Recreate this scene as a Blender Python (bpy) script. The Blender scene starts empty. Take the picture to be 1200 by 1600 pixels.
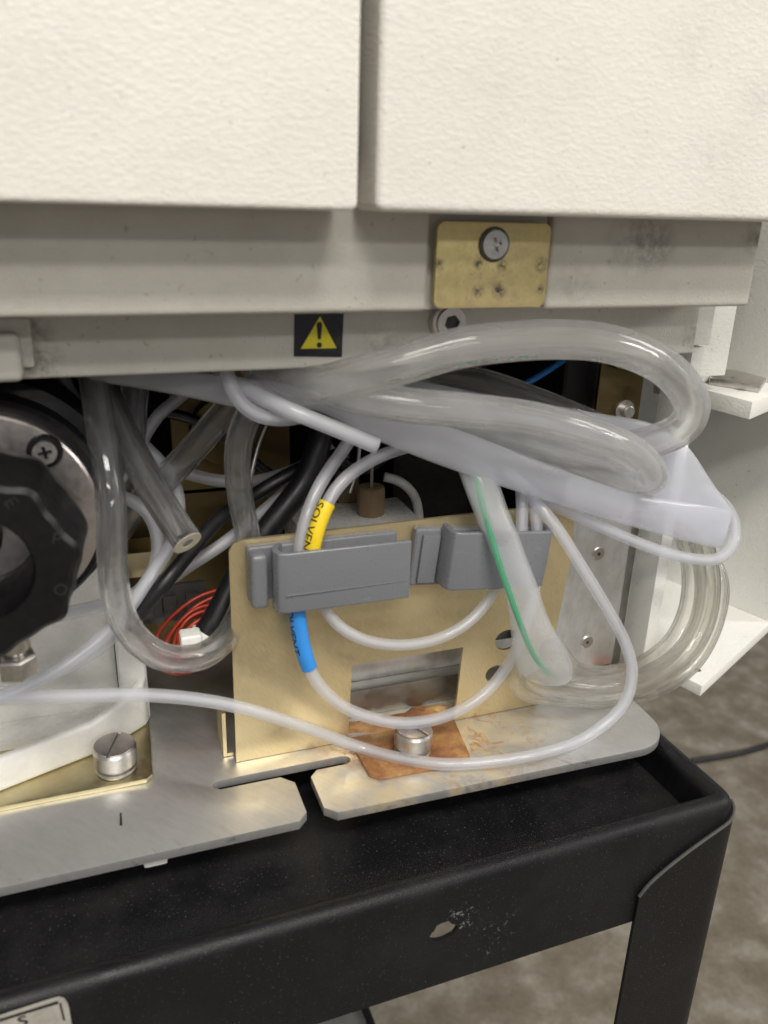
import bpy, bmesh, math, random
from mathutils import Vector, Matrix
random.seed(7)
sc = bpy.context.scene
C = sc.collection
MM = 0.001

# ------------------------------------------------------------------ camera
FPX, PITCH, ROLL, YAW = 1295.0, math.radians(20.8), math.radians(1.85), math.radians(20.5)
CAM = Vector((0, -249, 225))                      # millimetres; base plate top is z = 0, its front edge y = 0
FW = Vector((math.sin(YAW) * math.cos(PITCH), math.cos(YAW) * math.cos(PITCH), -math.sin(PITCH)))
_r0 = Vector((math.cos(YAW), -math.sin(YAW), 0)); _u0 = _r0.cross(FW)
RT = math.cos(ROLL) * _r0 + math.sin(ROLL) * _u0
UP = -math.sin(ROLL) * _r0 + math.cos(ROLL) * _u0
cd = bpy.data.cameras.new('camera'); cam = bpy.data.objects.new('camera', cd); C.objects.link(cam)
cd.sensor_fit = 'VERTICAL'; cd.sensor_height = 24; cd.sensor_width = 18; cd.lens = 24 * FPX / 1600
cd.clip_start = 0.01; cd.clip_end = 50
m = Matrix((RT, UP, -FW)).transposed().to_4x4(); m.translation = CAM * MM
cam.matrix_world = m
cd.dof.use_dof = True; cd.dof.focus_distance = 0.385; cd.dof.aperture_fstop = cd.lens / 2.6
sc.camera = cam

# ------------------------------------------------------------------ world, lamps, exposure
w = bpy.data.worlds.new('World'); sc.world = w; w.use_nodes = True
w.node_tree.nodes['Background'].inputs[0].default_value = (0.96, 0.97, 1.0, 1)
w.node_tree.nodes['Background'].inputs[1].default_value = 0.26

def area(name, loc, target, sx, sy, power, col):
    l = bpy.data.lights.new(name, 'AREA'); l.shape = 'RECTANGLE'; l.size = sx; l.size_y = sy
    l.energy = power; l.color = col
    o = bpy.data.objects.new(name, l); C.objects.link(o)
    o.location = loc
    o.rotation_euler = (Vector(target) - Vector(loc)).to_track_quat('-Z', 'Y').to_euler()
    return o
WARM = (1.0, 0.965, 0.90)
area('ceiling_lamp', (0.0, -1.65, 2.35), (0.1, 0, 0.1), 1.3, 0.45, 62, WARM)       # steep, above the photographer
area('ceiling_lamp', (-0.5, -2.7, 2.25), (0.1, 0, 0.1), 1.3, 0.20, 30, WARM)       # next row
area('ceiling_lamp', (0.6, -3.9, 1.95), (0.1, 0, 0.1), 1.3, 0.22, 25, WARM)        # far row
area('ceiling_lamp', (2.8, -0.85, 1.6), (0.2, 0, 0.1), 0.35, 1.3, 34, WARM)         # row to the right
sc.view_settings.view_transform = 'Standard'; sc.view_settings.look = 'None'
sc.view_settings.gamma = 1; sc.view_settings.exposure = 0
cy = sc.cycles
cy.use_denoising = True; cy.use_adaptive_sampling = True; cy.adaptive_threshold = 0.02
cy.max_bounces = 14; cy.transmission_bounces = 12; cy.transparent_max_bounces = 18; cy.glossy_bounces = 6; cy.diffuse_bounces = 4
cy.sample_clamp_indirect = 4

# ------------------------------------------------------------------ pixel of the photograph -> point at a chosen real depth
def ray(px, py): return FW * FPX + RT * (px - 600) + UP * (800 - py)
def W(px, py, Y):
    d = ray(px, py); return CAM + d * ((Y - CAM.y) / d.y)
def Z(px, py, z=0):
    d = ray(px, py); return CAM + d * ((z - CAM.z) / d.z)

# ------------------------------------------------------------------ materials
MATS = {}
def mat(name, col=(.5, .5, .5), rough=.5, metal=0, **kw):
    mt = bpy.data.materials.new(name); mt.use_nodes = True
    b = mt.node_tree.nodes['Principled BSDF']
    b.inputs['Base Color'].default_value = (*col, 1); b.inputs['Roughness'].default_value = rough
    b.inputs['Metallic'].default_value = metal
    for k, v in kw.items(): b.inputs[k.replace('_', ' ')].default_value = v
    MATS[name] = mt
    return mt, mt.node_tree, b
def node(nt, t, **kw):
    n = nt.nodes.new(t)
    for k, v in kw.items():
        if k in n.inputs: n.inputs[k].default_value = v
        else: setattr(n, k, v)
    return n
def coords(nt, scale=(1, 1, 1), rot=(0, 0, 0), loc=(0, 0, 0), kind='Object'):
    tc = nt.nodes.new('ShaderNodeTexCoord'); mp = nt.nodes.new('ShaderNodeMapping')
    mp.inputs['Scale'].default_value = scale; mp.inputs['Rotation'].default_value = rot; mp.inputs['Location'].default_value = loc
    nt.links.new(tc.outputs[kind], mp.inputs['Vector']); return mp.outputs[0]
def noise(nt, vec, scale, detail=4, rough=.55, dist=0):
    n = nt.nodes.new('ShaderNodeTexNoise'); n.inputs['Scale'].default_value = scale; n.inputs['Detail'].default_value = detail
    n.inputs['Roughness'].default_value = rough; n.inputs['Distortion'].default_value = dist
    nt.links.new(vec, n.inputs['Vector']); return n.outputs['Fac']
def ramp(nt, fac, stops, interp='LINEAR'):
    r = nt.nodes.new('ShaderNodeValToRGB'); r.color_ramp.interpolation = interp
    e = r.color_ramp.elements
    while len(e) < len(stops): e.new(.5)
    for i, (p, c) in enumerate(stops):
        e[i].position = p; e[i].color = (*c, 1) if len(c) == 3 else c
    nt.links.new(fac, r.inputs[0]); return r.outputs[0]
def mixc(nt, fac, a, b, mode='MIX'):
    n = nt.nodes.new('ShaderNodeMix'); n.data_type = 'RGBA'; n.blend_type = mode
    for s, v in ((n.inputs[0], fac), (n.inputs[6], a), (n.inputs[7], b)):
        if isinstance(v, bpy.types.NodeSocket): nt.links.new(v, s)
        elif isinstance(v, (int, float)): s.default_value = v
        else: s.default_value = (*v, 1)
    return n.outputs[2]
def math_(nt, op, a, b=None, clamp=False):
    n = nt.nodes.new('ShaderNodeMath'); n.operation = op; n.use_clamp = clamp
    for s, v in ((n.inputs[0], a), (n.inputs[1], b)):
        if v is None: continue
        if isinstance(v, bpy.types.NodeSocket): nt.links.new(v, s)
        else: s.default_value = v
    return n.outputs[0]
def bump(nt, b, h, strength, dist=.001, prev=None):
    n = nt.nodes.new('ShaderNodeBump'); n.inputs['Strength'].default_value = strength; n.inputs['Distance'].default_value = dist
    nt.links.new(h, n.inputs['Height'])
    if prev: nt.links.new(prev, n.inputs['Normal'])
    if b is not None: nt.links.new(n.outputs[0], b.inputs['Normal'])
    return n.outputs[0]
def mask_at(nt, vec_w, p, r0, r1):
    """1 near point p (mm, world), 0 beyond r1: a stain with its own place on the metal"""
    s = nt.nodes.new('ShaderNodeVectorMath'); s.operation = 'DISTANCE'
    nt.links.new(vec_w, s.inputs[0]); s.inputs[1].default_value = (p[0] * MM, p[1] * MM, p[2] * MM)
    mr = nt.nodes.new('ShaderNodeMapRange'); mr.inputs[1].default_value = r1 * MM; mr.inputs[2].default_value = r0 * MM
    nt.links.new(s.outputs['Value'], mr.inputs[0]); return mr.outputs[0]
def worldpos(nt):
    g = nt.nodes.new('ShaderNodeNewGeometry'); return g.outputs['Position']

def paint(name, col, big, fine, rough=.45, dirt=.25, smudges=()):
    mt, nt, b = mat(name, col, rough)
    v = worldpos(nt)
    mp = nt.nodes.new('ShaderNodeMapping'); mp.inputs['Scale'].default_value = (.75, 1, 1.5); nt.links.new(v, mp.inputs[0]); v2 = mp.outputs[0]
    h1 = ramp(nt, noise(nt, v2, 600, 2, .5, .4), [(.42, (0, 0, 0)), (.66, (1, 1, 1))]); h2 = noise(nt, v, 1500, 2, .5)
    n1 = bump(nt, None, h1, big, .0012)
    bump(nt, b, h2, fine, .0004, n1)
    d = noise(nt, v, 28, 6, .65)
    dm = ramp(nt, d, [(.42, (1, 1, 1)), (.75, (1 - dirt, 1 - dirt * 1.05, 1 - dirt * 1.2))])
    d2 = noise(nt, v, 420, 3, .6)
    sp = ramp(nt, d2, [(.28, (.72, .70, .66)), (.33, (1, 1, 1))])
    cc = mixc(nt, 1, mixc(nt, 1, col, dm, 'MULTIPLY'), sp, 'MULTIPLY')
    for (p, r, k) in smudges:
        f = math_(nt, 'MULTIPLY', math_(nt, 'MULTIPLY', mask_at(nt, v, p, r * .1, r), ramp(nt, noise(nt, v, 260, 6, .75), [(.40, (0, 0, 0)), (.62, (1, 1, 1))])), k)
        cc = mixc(nt, f, cc, (.11, .095, .075))
    nt.links.new(cc, b.inputs['Base Color'])
    return mt
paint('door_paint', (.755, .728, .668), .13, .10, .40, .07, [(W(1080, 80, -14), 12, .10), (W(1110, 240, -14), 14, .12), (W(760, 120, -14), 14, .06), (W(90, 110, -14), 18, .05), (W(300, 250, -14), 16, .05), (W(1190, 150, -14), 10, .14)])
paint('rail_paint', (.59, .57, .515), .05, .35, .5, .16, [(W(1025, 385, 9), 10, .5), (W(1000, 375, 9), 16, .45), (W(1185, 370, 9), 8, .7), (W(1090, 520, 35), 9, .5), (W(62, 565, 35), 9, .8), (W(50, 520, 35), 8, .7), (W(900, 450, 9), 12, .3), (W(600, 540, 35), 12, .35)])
paint('white_paint', (.80, .795, .75), .12, .35, .5, .08)

def plastic(name, col, rough=.4, **kw):
    mt, nt, b = mat(name, col, rough, **kw)
    v = coords(nt); n = noise(nt, v, 300, 5, .6)
    rr = ramp(nt, n, [(.3, (rough * .75,) * 3), (.75, (min(1, rough * 1.4),) * 3)])
    nt.links.new(rr, b.inputs['Roughness'])
    n2 = noise(nt, v, 60, 4, .6)
    nt.links.new(mixc(nt, 1, col, ramp(nt, n2, [(.3, (.86, .86, .86)), (.7, (1.05, 1.05, 1.05))]), 'MULTIPLY'), b.inputs['Base Color'])
    bump(nt, b, n, .05, .0005)
    return mt, nt, b
plastic('black_plastic', (.004, .004, .0045), .38, Specular_IOR_Level=.35)
plastic('rubber', (.008, .008, .009), .38)
plastic('peek', (.26, .18, .10), .5)
plastic('white_plastic', (.84, .83, .79), .28, Subsurface_Weight=.25, Subsurface_Radius=(.004, .004, .003))
plastic('red_wire', (.40, .032, .012), .4)
plastic('yellow_sleeve', (.86, .62, .02), .38)
plastic('blue_sleeve', (.035, .26, .72), .38)
plastic('blue_rubber', (.02, .04, .22), .5)
plastic('dark_metal', (.05, .048, .045), .5)
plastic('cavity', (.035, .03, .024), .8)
plastic('rust_flake', (.55, .17, .05), .8)
plastic('grey_sheet', (.13, .13, .13), .5)
mat('print_black', (.01, .01, .01), .5)
mat('print_teal', (.12, .55, .45), .5)
mat('cut_face', (.56, .51, .40), .6)
plastic('highlight_black', (.017, .017, .019), .4)  # knob letters: lighter than the grip, their highlights painted into the colour
mat('label_black', (.012, .012, .014), .22)
mat('label_yellow', (.80, .70, .03), .35)

mt, nt, b = mat('grey_plastic', (.17, .175, .19), .3)
v = worldpos(nt)
sv = nt.nodes.new('ShaderNodeMapping'); sv.inputs['Scale'].default_value = (1, 1, 6); sv.inputs['Rotation'].default_value = (0, .5, 0); nt.links.new(v, sv.inputs[0])
scr = noise(nt, sv.outputs[0], 160, 6, .7, 1.0)
nt.links.new(mixc(nt, ramp(nt, scr, [(.62, (0, 0, 0)), (.74, (.55, .55, .55))]), (.17, .175, .19), (.30, .305, .32)), b.inputs['Base Color'])
n = noise(nt, v, 500, 3); nt.links.new(ramp(nt, n, [(.3, (.24,) * 3), (.7, (.42,) * 3)]), b.inputs['Roughness'])
bump(nt, b, scr, .02, .0005)

def metal(name, col, rough, rv=.12, stretch=(1, 1, 1), rot=(0, 0, 0), scale=300, bs=.05, tint=None, metal_=1.0):
    mt, nt, b = mat(name, col, rough, metal_)
    v = worldpos(nt)
    mp = nt.nodes.new('ShaderNodeMapping'); mp.vector_type = 'POINT'
    m0 = nt.nodes.new('ShaderNodeMapping'); m0.inputs['Rotation'].default_value = rot; nt.links.new(v, m0.inputs[0])
    mp.inputs['Scale'].default_value = stretch; nt.links.new(m0.outputs[0], mp.inputs[0])
    n = noise(nt, mp.outputs[0], scale, 5, .65)
    nt.links.new(ramp(nt, n, [(.3, (max(.03, rough - rv),) * 3), (.7, (rough + rv,) * 3)]), b.inputs['Roughness'])
    big = noise(nt, v, 45, 5, .6)
    c = mixc(nt, 1, col, ramp(nt, n, [(.3, (.86, .86, .85)), (.7, (1.08, 1.08, 1.08))]), 'MULTIPLY')
    if tint: c = mixc(nt, ramp(nt, big, [(.4, (0, 0, 0)), (.75, (.8, .8, .8))]), c, tint)
    nt.links.new(c, b.inputs['Base Color'])
    bump(nt, b, n, bs, .0004)
    return mt, nt, b, c
metal('steel', (.62, .60, .57), .38, .06, scale=500, bs=.0)
metal('dark_steel', (.60, .55, .535), .34, .04, scale=400, bs=.0)
metal('zinc_yellow', (.62, .56, .36), .38, .1, scale=200, tint=(.50, .40, .22))
metal('dark_chromate', (.15, .11, .05), .45, .1, scale=200)
metal('aluminium_post', (.82, .82, .82), .44, .05, stretch=(1, 1, .5), scale=200, bs=.02)
metal('weld_grey', (.085, .083, .078), .5, .1, scale=400, metal_=.3)
metal('dull_grey_metal', (.42, .41, .38), .45, .1, scale=150, tint=(.32, .30, .25))
metal('floor_shelf_paint', (.16, .16, .15), .5, .1, scale=80, metal_=.0)

# brushed chromate of the bracket: fine diagonal grain
mt, nt, b, c = metal('brushed_brass', (.72, .595, .355), .40, .08, stretch=(.16, 1, 1), rot=(0, math.radians(-58), 0), scale=1500, bs=.12, tint=(.66, .55, .325))
v = worldpos(nt)
sm = noise(nt, v, 150, 6, .7)
rz = mask_at(nt, v, (125, 42, 0), 20, 62)
rust = math_(nt, 'MULTIPLY', rz, ramp(nt, sm, [(.52, (0, 0, 0)), (.64, (1, 1, 1))]))
zg = nt.nodes.new('ShaderNodeSeparateXYZ'); nt.links.new(v, zg.inputs[0])
zlow = nt.nodes.new('ShaderNodeMapRange'); zlow.inputs[1].default_value = .009; zlow.inputs[2].default_value = .0; nt.links.new(zg.outputs[2], zlow.inputs[0])
rust = math_(nt, 'MULTIPLY', rust, zlow.outputs[0])
nt.links.new(mixc(nt, rust, c, (.36, .15, .03)), b.inputs['Base Color'])
nt.links.new(math_(nt, 'MULTIPLY', math_(nt, 'SUBTRACT', 1, rust), .80), b.inputs['Metallic'])

# latch plate
mt, nt, b, c = metal('gold_plate', (.72, .60, .28), .46, .06, scale=300, bs=.01, tint=(.66, .52, .34), metal_=.75)
v = worldpos(nt); sp = noise(nt, v, 900, 4, .7)
tot = None
for (px, py, r) in ((747, 455, 2.6), (780, 453, 3.6), (785, 414, 2.6), (846, 414, 3.2), (686, 414, 2.6), (748, 412, 2.4), (845, 452, 2)):
    k = math_(nt, 'MULTIPLY', mask_at(nt, v, W(px, py, 7), r * .2, r), 1.0)
    tot = k if tot is None else math_(nt, 'MAXIMUM', tot, k)
spk = math_(nt, 'MULTIPLY', mask_at(nt, v, W(765, 420, 7), 4, 22), ramp(nt, noise(nt, v, 1300, 2), [(.62, (0, 0, 0)), (.70, (.5, .5, .5))]))
dm = math_(nt, 'MAXIMUM', math_(nt, 'MULTIPLY', tot, ramp(nt, sp, [(.36, (0, 0, 0)), (.6, (1, 1, 1))])), spk)
nt.links.new(mixc(nt, dm, c, (.06, .055, .07)), b.inputs['Base Color'])

# aluminium base plate: smudges, scratches, brown stains round the tab
mt, nt, b = mat('plate_aluminium', (.66, .65, .63), .45, .8)
v = worldpos(nt)
m0 = nt.nodes.new('ShaderNodeMapping'); m0.inputs['Rotation'].default_value = (0, 0, .9); nt.links.new(v, m0.inputs[0])
m1 = nt.nodes.new('ShaderNodeMapping'); m1.inputs['Scale'].default_value = (.2, 1, 1); nt.links.new(m0.outputs[0], m1.inputs[0])
st = noise(nt, m1.outputs[0], 420, 6, .7); cl = noise(nt, v, 38, 6, .65, .4); sp = noise(nt, v, 700, 3, .6)
c = ramp(nt, cl, [(.3, (.56, .55, .54)), (.55, (.66, .65, .63)), (.75, (.74, .73, .71))])
c = mixc(nt, .8, c, ramp(nt, st, [(.3, (.86, .86, .87)), (.6, (1, 1, 1))]), 'MULTIPLY')
c = mixc(nt, ramp(nt, sp, [(.70, (0, 0, 0)), (.74, (.7, .7, .7))]), c, (.9, .9, .88))
sx = nt.nodes.new('ShaderNodeSeparateXYZ'); nt.links.new(v, sx.inputs[0])
fe = nt.nodes.new('ShaderNodeMapRange'); fe.inputs[1].default_value = .011; fe.inputs[2].default_value = .001; nt.links.new(sx.outputs[1], fe.inputs[0])
sc_ = math_(nt, 'MULTIPLY', fe.outputs[0], ramp(nt, noise(nt, m1.outputs[0], 190, 7, .75), [(.56, (0, 0, 0)), (.66, (.55, .55, .55))]))
c = mixc(nt, sc_, c, (.16, .155, .15))
yel = math_(nt, 'MULTIPLY', mask_at(nt, v, (125, 25, 0), 20, 80), ramp(nt, noise(nt, v, 55, 7, .7, .8), [(.46, (0, 0, 0)), (.62, (.75, .75, .75))]))
c = mixc(nt, yel, c, (.62, .47, .22))
rs = math_(nt, 'MULTIPLY', mask_at(nt, v, (150, 30, 0), 6, 45), ramp(nt, noise(nt, v, 95, 8, .75, 1.0), [(.52, (0, 0, 0)), (.62, (1, 1, 1))]))
rs2 = math_(nt, 'MULTIPLY', mask_at(nt, v, (96, 36, 0), 3, 22), ramp(nt, noise(nt, v, 120, 8, .75, 1.0), [(.45, (0, 0, 0)), (.6, (1, 1, 1))]))
rs = math_(nt, 'MAXIMUM', rs, rs2)
c = mixc(nt, rs, c, (.42, .20, .05))
nt.links.new(c, b.inputs['Base Color'])
nt.links.new(ramp(nt, cl, [(.3, (.52,) * 3), (.7, (.36,) * 3)]), b.inputs['Roughness'])
nt.links.new(math_(nt, 'SUBTRACT', .8, math_(nt, 'MULTIPLY', math_(nt, 'MAXIMUM', rs, yel), .5)), b.inputs['Metallic'])
bump(nt, b, st, .10, .0004)

# copper-brown corroded tab
mt, nt, b = mat('rusty_tab', (.3, .15, .06), .5, .0)
v = worldpos(nt); n = noise(nt, v, 60, 7, .65, .35); n2 = noise(nt, v, 260, 5, .6)
c = ramp(nt, n, [(.3, (.13, .05, .022)), (.47, (.27, .115, .045)), (.58, (.38, .20, .075)), (.74, (.52, .38, .17))])
nt.links.new(mixc(nt, 1, c, ramp(nt, n2, [(.3, (.75, .75, .75)), (.7, (1.1, 1.1, 1.1))]), 'MULTIPLY'), b.inputs['Base Color'])
nt.links.new(ramp(nt, n2, [(.3, (.38,) * 3), (.7, (.65,) * 3)]), b.inputs['Roughness']); bump(nt, b, n2, .15, .0005)

# black powder coat of the cart
def powder(name, dust):
    mt, nt, b = mat(name, (.012, .012, .013), .42, Specular_IOR_Level=.27)
    v = worldpos(nt); n = noise(nt, v, 1600, 2, .5); d = noise(nt, v, 26, 6, .7); sp = noise(nt, v, 1250, 2, .5)
    c = mixc(nt, ramp(nt, sp, [(.66, (0, 0, 0)), (.74, (dust,) * 3)]), (.007, .007, .0082), (.15, .145, .135))
    c = mixc(nt, ramp(nt, d, [(.45, (0, 0, 0)), (.8, (dust * .6,) * 3)]), c, (.05, .047, .043))
    nt.links.new(c, b.inputs['Base Color'])
    nt.links.new(ramp(nt, d, [(.35, (.36,) * 3), (.7, (.58,) * 3)]), b.inputs['Roughness'])
    bump(nt, b, n, .35, .0004)
    return mt, nt, b, c
powder('powder_black', .35)
powder('powder_black_dusty', .5)
mt, nt, b, c = powder('powder_black_chipped', .3)
v = worldpos(nt); ch = noise(nt, v, 420, 6, .75, .5)
k1 = math_(nt, 'MULTIPLY', mask_at(nt, v, W(722, 1440, -43), 2, 9), ramp(nt, ch, [(.55, (0, 0, 0)), (.60, (1, 1, 1))]))
k2 = math_(nt, 'MULTIPLY', mask_at(nt, v, W(775, 1465, -43), 2, 13), ramp(nt, ch, [(.60, (0, 0, 0)), (.66, (.8, .8, .8))]))
nt.links.new(mixc(nt, math_(nt, 'MAXIMUM', k1, k2), c, (.30, .30, .29)), b.inputs['Base Color'])

# clear vinyl, milky fluoropolymer, frosted sleeve
def clear(name, col, rough, haze, hazecol, ior=1.40, straight=.38):
    mt = bpy.data.materials.new(name); mt.use_nodes = True; MATS[name] = mt
    nt = mt.node_tree; b = nt.nodes['Principled BSDF']; out = nt.nodes['Material Output']
    b.inputs['Base Color'].default_value = (*col, 1); b.inputs['Roughness'].default_value = rough
    b.inputs['IOR'].default_value = ior; b.inputs['Transmission Weight'].default_value = 1
    v = worldpos(nt); n = noise(nt, v, 120, 4, .6); bump(nt, b, n, .06, .001)
    d = node(nt, 'ShaderNodeBsdfDiffuse'); d.inputs[0].default_value = (*hazecol, 1)
    t = node(nt, 'ShaderNodeBsdfTranslucent'); t.inputs[0].default_value = (*hazecol, 1)
    m1 = nt.nodes.new('ShaderNodeMixShader'); m1.inputs[0].default_value = .6
    nt.links.new(d.outputs[0], m1.inputs[1]); nt.links.new(t.outputs[0], m1.inputs[2])
    m2 = nt.nodes.new('ShaderNodeMixShader')
    nt.links.new(ramp(nt, noise(nt, v, 45, 5, .65), [(.3, (haze * .6,) * 3), (.7, (haze * 1.4,) * 3)]), m2.inputs[0])
    tr = nt.nodes.new('ShaderNodeBsdfTransparent'); tr.inputs[0].default_value = (*col, 1)
    m3 = nt.nodes.new('ShaderNodeMixShader'); m3.inputs[0].default_value = straight
    nt.links.new(b.outputs[0], m3.inputs[1]); nt.links.new(tr.outputs[0], m3.inputs[2])
    nt.links.new(m3.outputs[0], m2.inputs[1]); nt.links.new(m1.outputs[0], m2.inputs[2])
    nt.links.new(m2.outputs[0], out.inputs['Surface'])
clear('clear_vinyl', (.997, .997, .995), .02, .045, (.98, .98, .985), 1.40, .32)
clear('clear_vinyl_pale', (.997, .997, .995), .03, .13, (.99, .99, .99), 1.38, .45)
clear('clear_vinyl_yellowed', (.99, .985, .965), .03, .025, (.92, .90, .85))
def milky(name, col, rough, transl, transp, tcol):
    mt, nt, b = mat(name, col, rough); out = nt.nodes['Material Output']
    b.inputs['Specular IOR Level'].default_value = .8
    v = worldpos(nt)
    t = nt.nodes.new('ShaderNodeBsdfTranslucent'); t.inputs[0].default_value = (*col, 1)
    m1 = nt.nodes.new('ShaderNodeMixShader'); m1.inputs[0].default_value = transl
    nt.links.new(b.outputs[0], m1.inputs[1]); nt.links.new(t.outputs[0], m1.inputs[2])
    tr = nt.nodes.new('ShaderNodeBsdfTransparent'); tr.inputs[0].default_value = (*tcol, 1)
    m2 = nt.nodes.new('ShaderNodeMixShader')
    nt.links.new(ramp(nt, noise(nt, v, 22, 2, .5), [(.3, (transp * .92,) * 3), (.7, (transp * 1.08,) * 3)]), m2.inputs[0])
    nt.links.new(m1.outputs[0], m2.inputs[1]); nt.links.new(tr.outputs[0], m2.inputs[2])
    nt.links.new(m2.outputs[0], out.inputs['Surface'])
    nn = noise(nt, v, 120, 2, .5); nt.links.new(ramp(nt, nn, [(.3, (rough * .7,) * 3), (.7, (rough * 1.3,) * 3)]), b.inputs['Roughness'])
    bump(nt, b, noise(nt, v, 90, 2), .03, .001)
milky('milky_ptfe', (.89, .895, .915), .08, .45, .66, (.97, .975, 1.0))
milky('frosted_sleeve', (.88, .885, .91), .15, .48, .67, (.97, .975, 1.0))
milky('thin_frosted_sleeve', (.86, .87, .89), .12, .5, .70, (.98, .98, .985))
clear('green_line', (.6, .92, .72), .4, .6, (.22, .62, .40), 1.36)

# concrete
mt, nt, b = mat('concrete', (.3, .27, .2), .75)
v = worldpos(nt); n = noise(nt, v, 19, 6, .6, .15); n2 = noise(nt, v, 140, 5, .7)
c = ramp(nt, n, [(.30, (.15, .125, .085)), (.48, (.20, .17, .125)), (.60, (.265, .235, .185)), (.76, (.38, .355, .31))])
nt.links.new(mixc(nt, 1, c, ramp(nt, n2, [(.3, (.8, .8, .8)), (.7, (1.1, 1.1, 1.1))]), 'MULTIPLY'), b.inputs['Base Color']); bump(nt, b, n2, .2, .002)
mt, nt, b = mat('placard', (.40, .385, .34), .4)
v = worldpos(nt); nt.links.new(ramp(nt, noise(nt, v, 90, 6, .7), [(.35, (.30, .28, .24)), (.6, (.42, .40, .355))]), b.inputs['Base Color'])

# ------------------------------------------------------------------ mesh helpers (all in millimetres)
class MB:
    def __init__(s): s.v = []; s.f = []
    def add(s, vs, fs):
        o = len(s.v); s.v += [Vector(p) for p in vs]; s.f += [[i + o for i in f] for f in fs]; return s
    def box(s, x0, x1, y0, y1, z0, z1):
        return s.add([(x0, y0, z0), (x1, y0, z0), (x1, y1, z0), (x0, y1, z0), (x0, y0, z1), (x1, y0, z1), (x1, y1, z1), (x0, y1, z1)],
                     [(0, 3, 2, 1), (4, 5, 6, 7), (0, 1, 5, 4), (1, 2, 6, 5), (2, 3, 7, 6), (3, 0, 4, 7)])
    def hexa(s, p): return s.add(p, [(0, 3, 2, 1), (4, 5, 6, 7), (0, 1, 5, 4), (1, 2, 6, 5), (2, 3, 7, 6), (3, 0, 4, 7)])
    def prism(s, pts, ext, holes=()):
        """polygon loops (3-D points, coplanar) extruded along ext; holes cut right through"""
        bm = bmesh.new(); ext = Vector(ext); loops = [pts, *holes]; es = []
        for L in loops:
            vs = [bm.verts.new(p) for p in L]
            es += [bm.edges.new((vs[i], vs[(i + 1) % len(vs)])) for i in range(len(vs))]
        if holes: bmesh.ops.triangle_fill(bm, use_beauty=True, use_dissolve=False, edges=es)
        else: bm.faces.new(bm.verts)
        bm.verts.index_update(); n = len(bm.verts); o = len(s.v)
        s.v += [v.co.copy() for v in bm.verts] + [v.co + ext for v in bm.verts]
        for f in bm.faces:
            ix = [v.index for v in f.verts]; s.f.append([o + i for i in ix]); s.f.append([o + n + i for i in reversed(ix)])
        k = 0
        for L in loops:
            for i in range(len(L)):
                a, c = k + i, k + (i + 1) % len(L); s.f.append([o + a, o + c, o + n + c, o + n + a])
            k += len(L)
        bm.free(); return s
    def lathe(s, prof, c=(0, 0, 0), ax=(0, 0, 1), seg=40, rfun=None):
        ax = Vector(ax).normalized(); a = ax.orthogonal().normalized()
        if abs(ax.y) > .9: a = Vector((1, 0, 0))
        bb = ax.cross(a); c = Vector(c); o = len(s.v)
        for (r, h) in prof:
            for i in range(seg):
                t = 2 * math.pi * i / seg; rr = r * (rfun(t, h) if rfun else 1)
                s.v.append(c + ax * h + a * (rr * math.cos(t)) + bb * (rr * math.sin(t)))
        for j in range(len(prof) - 1):
            for i in range(seg):
                s.f.append([o + j * seg + i, o + j * seg + (i + 1) % seg, o + (j + 1) * seg + (i + 1) % seg, o + (j + 1) * seg + i])
        if prof[0][0] > 0: s.f.append([o + i for i in reversed(range(seg))])
        if prof[-1][0] > 0: s.f.append([o + (len(prof) - 1) * seg + i for i in range(seg)])
        return s
    def ringlathe(s, prof, c, ax, seg=40, rfun=None):
        """closed profile (torus-like)"""
        ax = Vector(ax).normalized(); a = Vector((1, 0, 0)) if abs(ax.x) < .9 else Vector((0, 1, 0)); a = (a - ax * a.dot(ax)).normalized()
        bb = ax.cross(a); c = Vector(c); o = len(s.v); n = len(prof)
        for k, (r, h) in enumerate(prof):
            for i in range(seg):
                t = 2 * math.pi * i / seg; rr = r * (rfun(t, k) if rfun else 1)
                s.v.append(c + ax * h + a * (rr * math.cos(t)) + bb * (rr * math.sin(t)))
        for j in range(n):
            for i in range(seg):
                s.f.append([o + j * seg + i, o + j * seg + (i + 1) % seg, o + ((j + 1) % n) * seg + (i + 1) % seg, o + ((j + 1) % n) * seg + i])
        return s
def mesh(name, mb, origin=(0, 0, 0), bevel=0, bseg=2, angle=35, smooth=True, recalc=True):
    me = bpy.data.meshes.new(name); og = Vector(origin)
    me.from_pydata([(p - og) * MM for p in mb.v], [], mb.f)
    bm = bmesh.new(); bm.from_mesh(me)
    bmesh.ops.remove_doubles(bm, verts=bm.verts, dist=1e-7)
    if recalc: bmesh.ops.recalc_face_normals(bm, faces=bm.faces)
    if bevel:
        es = [e for e in bm.edges if len(e.link_faces) == 2 and e.calc_face_angle(0) > math.radians(30)]
        bmesh.ops.bevel(bm, geom=es, offset=bevel * MM, segments=bseg, profile=.6, affect='EDGES', clamp_overlap=True)
    bm.to_mesh(me); bm.free()
    if smooth:
        me.polygons.foreach_set('use_smooth', [True] * len(me.polygons)); me.set_sharp_from_angle(angle=math.radians(angle))
    return me
class Thing:
    def __init__(s, name, label, cat, loc, group=None):
        s.loc = Vector(loc); s.o = bpy.data.objects.new(name, None); C.objects.link(s.o)
        s.o.empty_display_size = .01; s.o.location = s.loc * MM
        s.o['label'] = label; s.o['category'] = cat
        if group: s.o['group'] = group
    def part(s, name, mb, m, parent=None, label=None, kind=None, **kw):
        o = bpy.data.objects.new(name, mesh(name, mb, s.loc, **kw)); C.objects.link(o)
        o.data.materials.append(MATS[m]); o.parent = parent or s.o
        if label: o['label'] = label
        if kind: o['kind'] = kind
        return o
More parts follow.
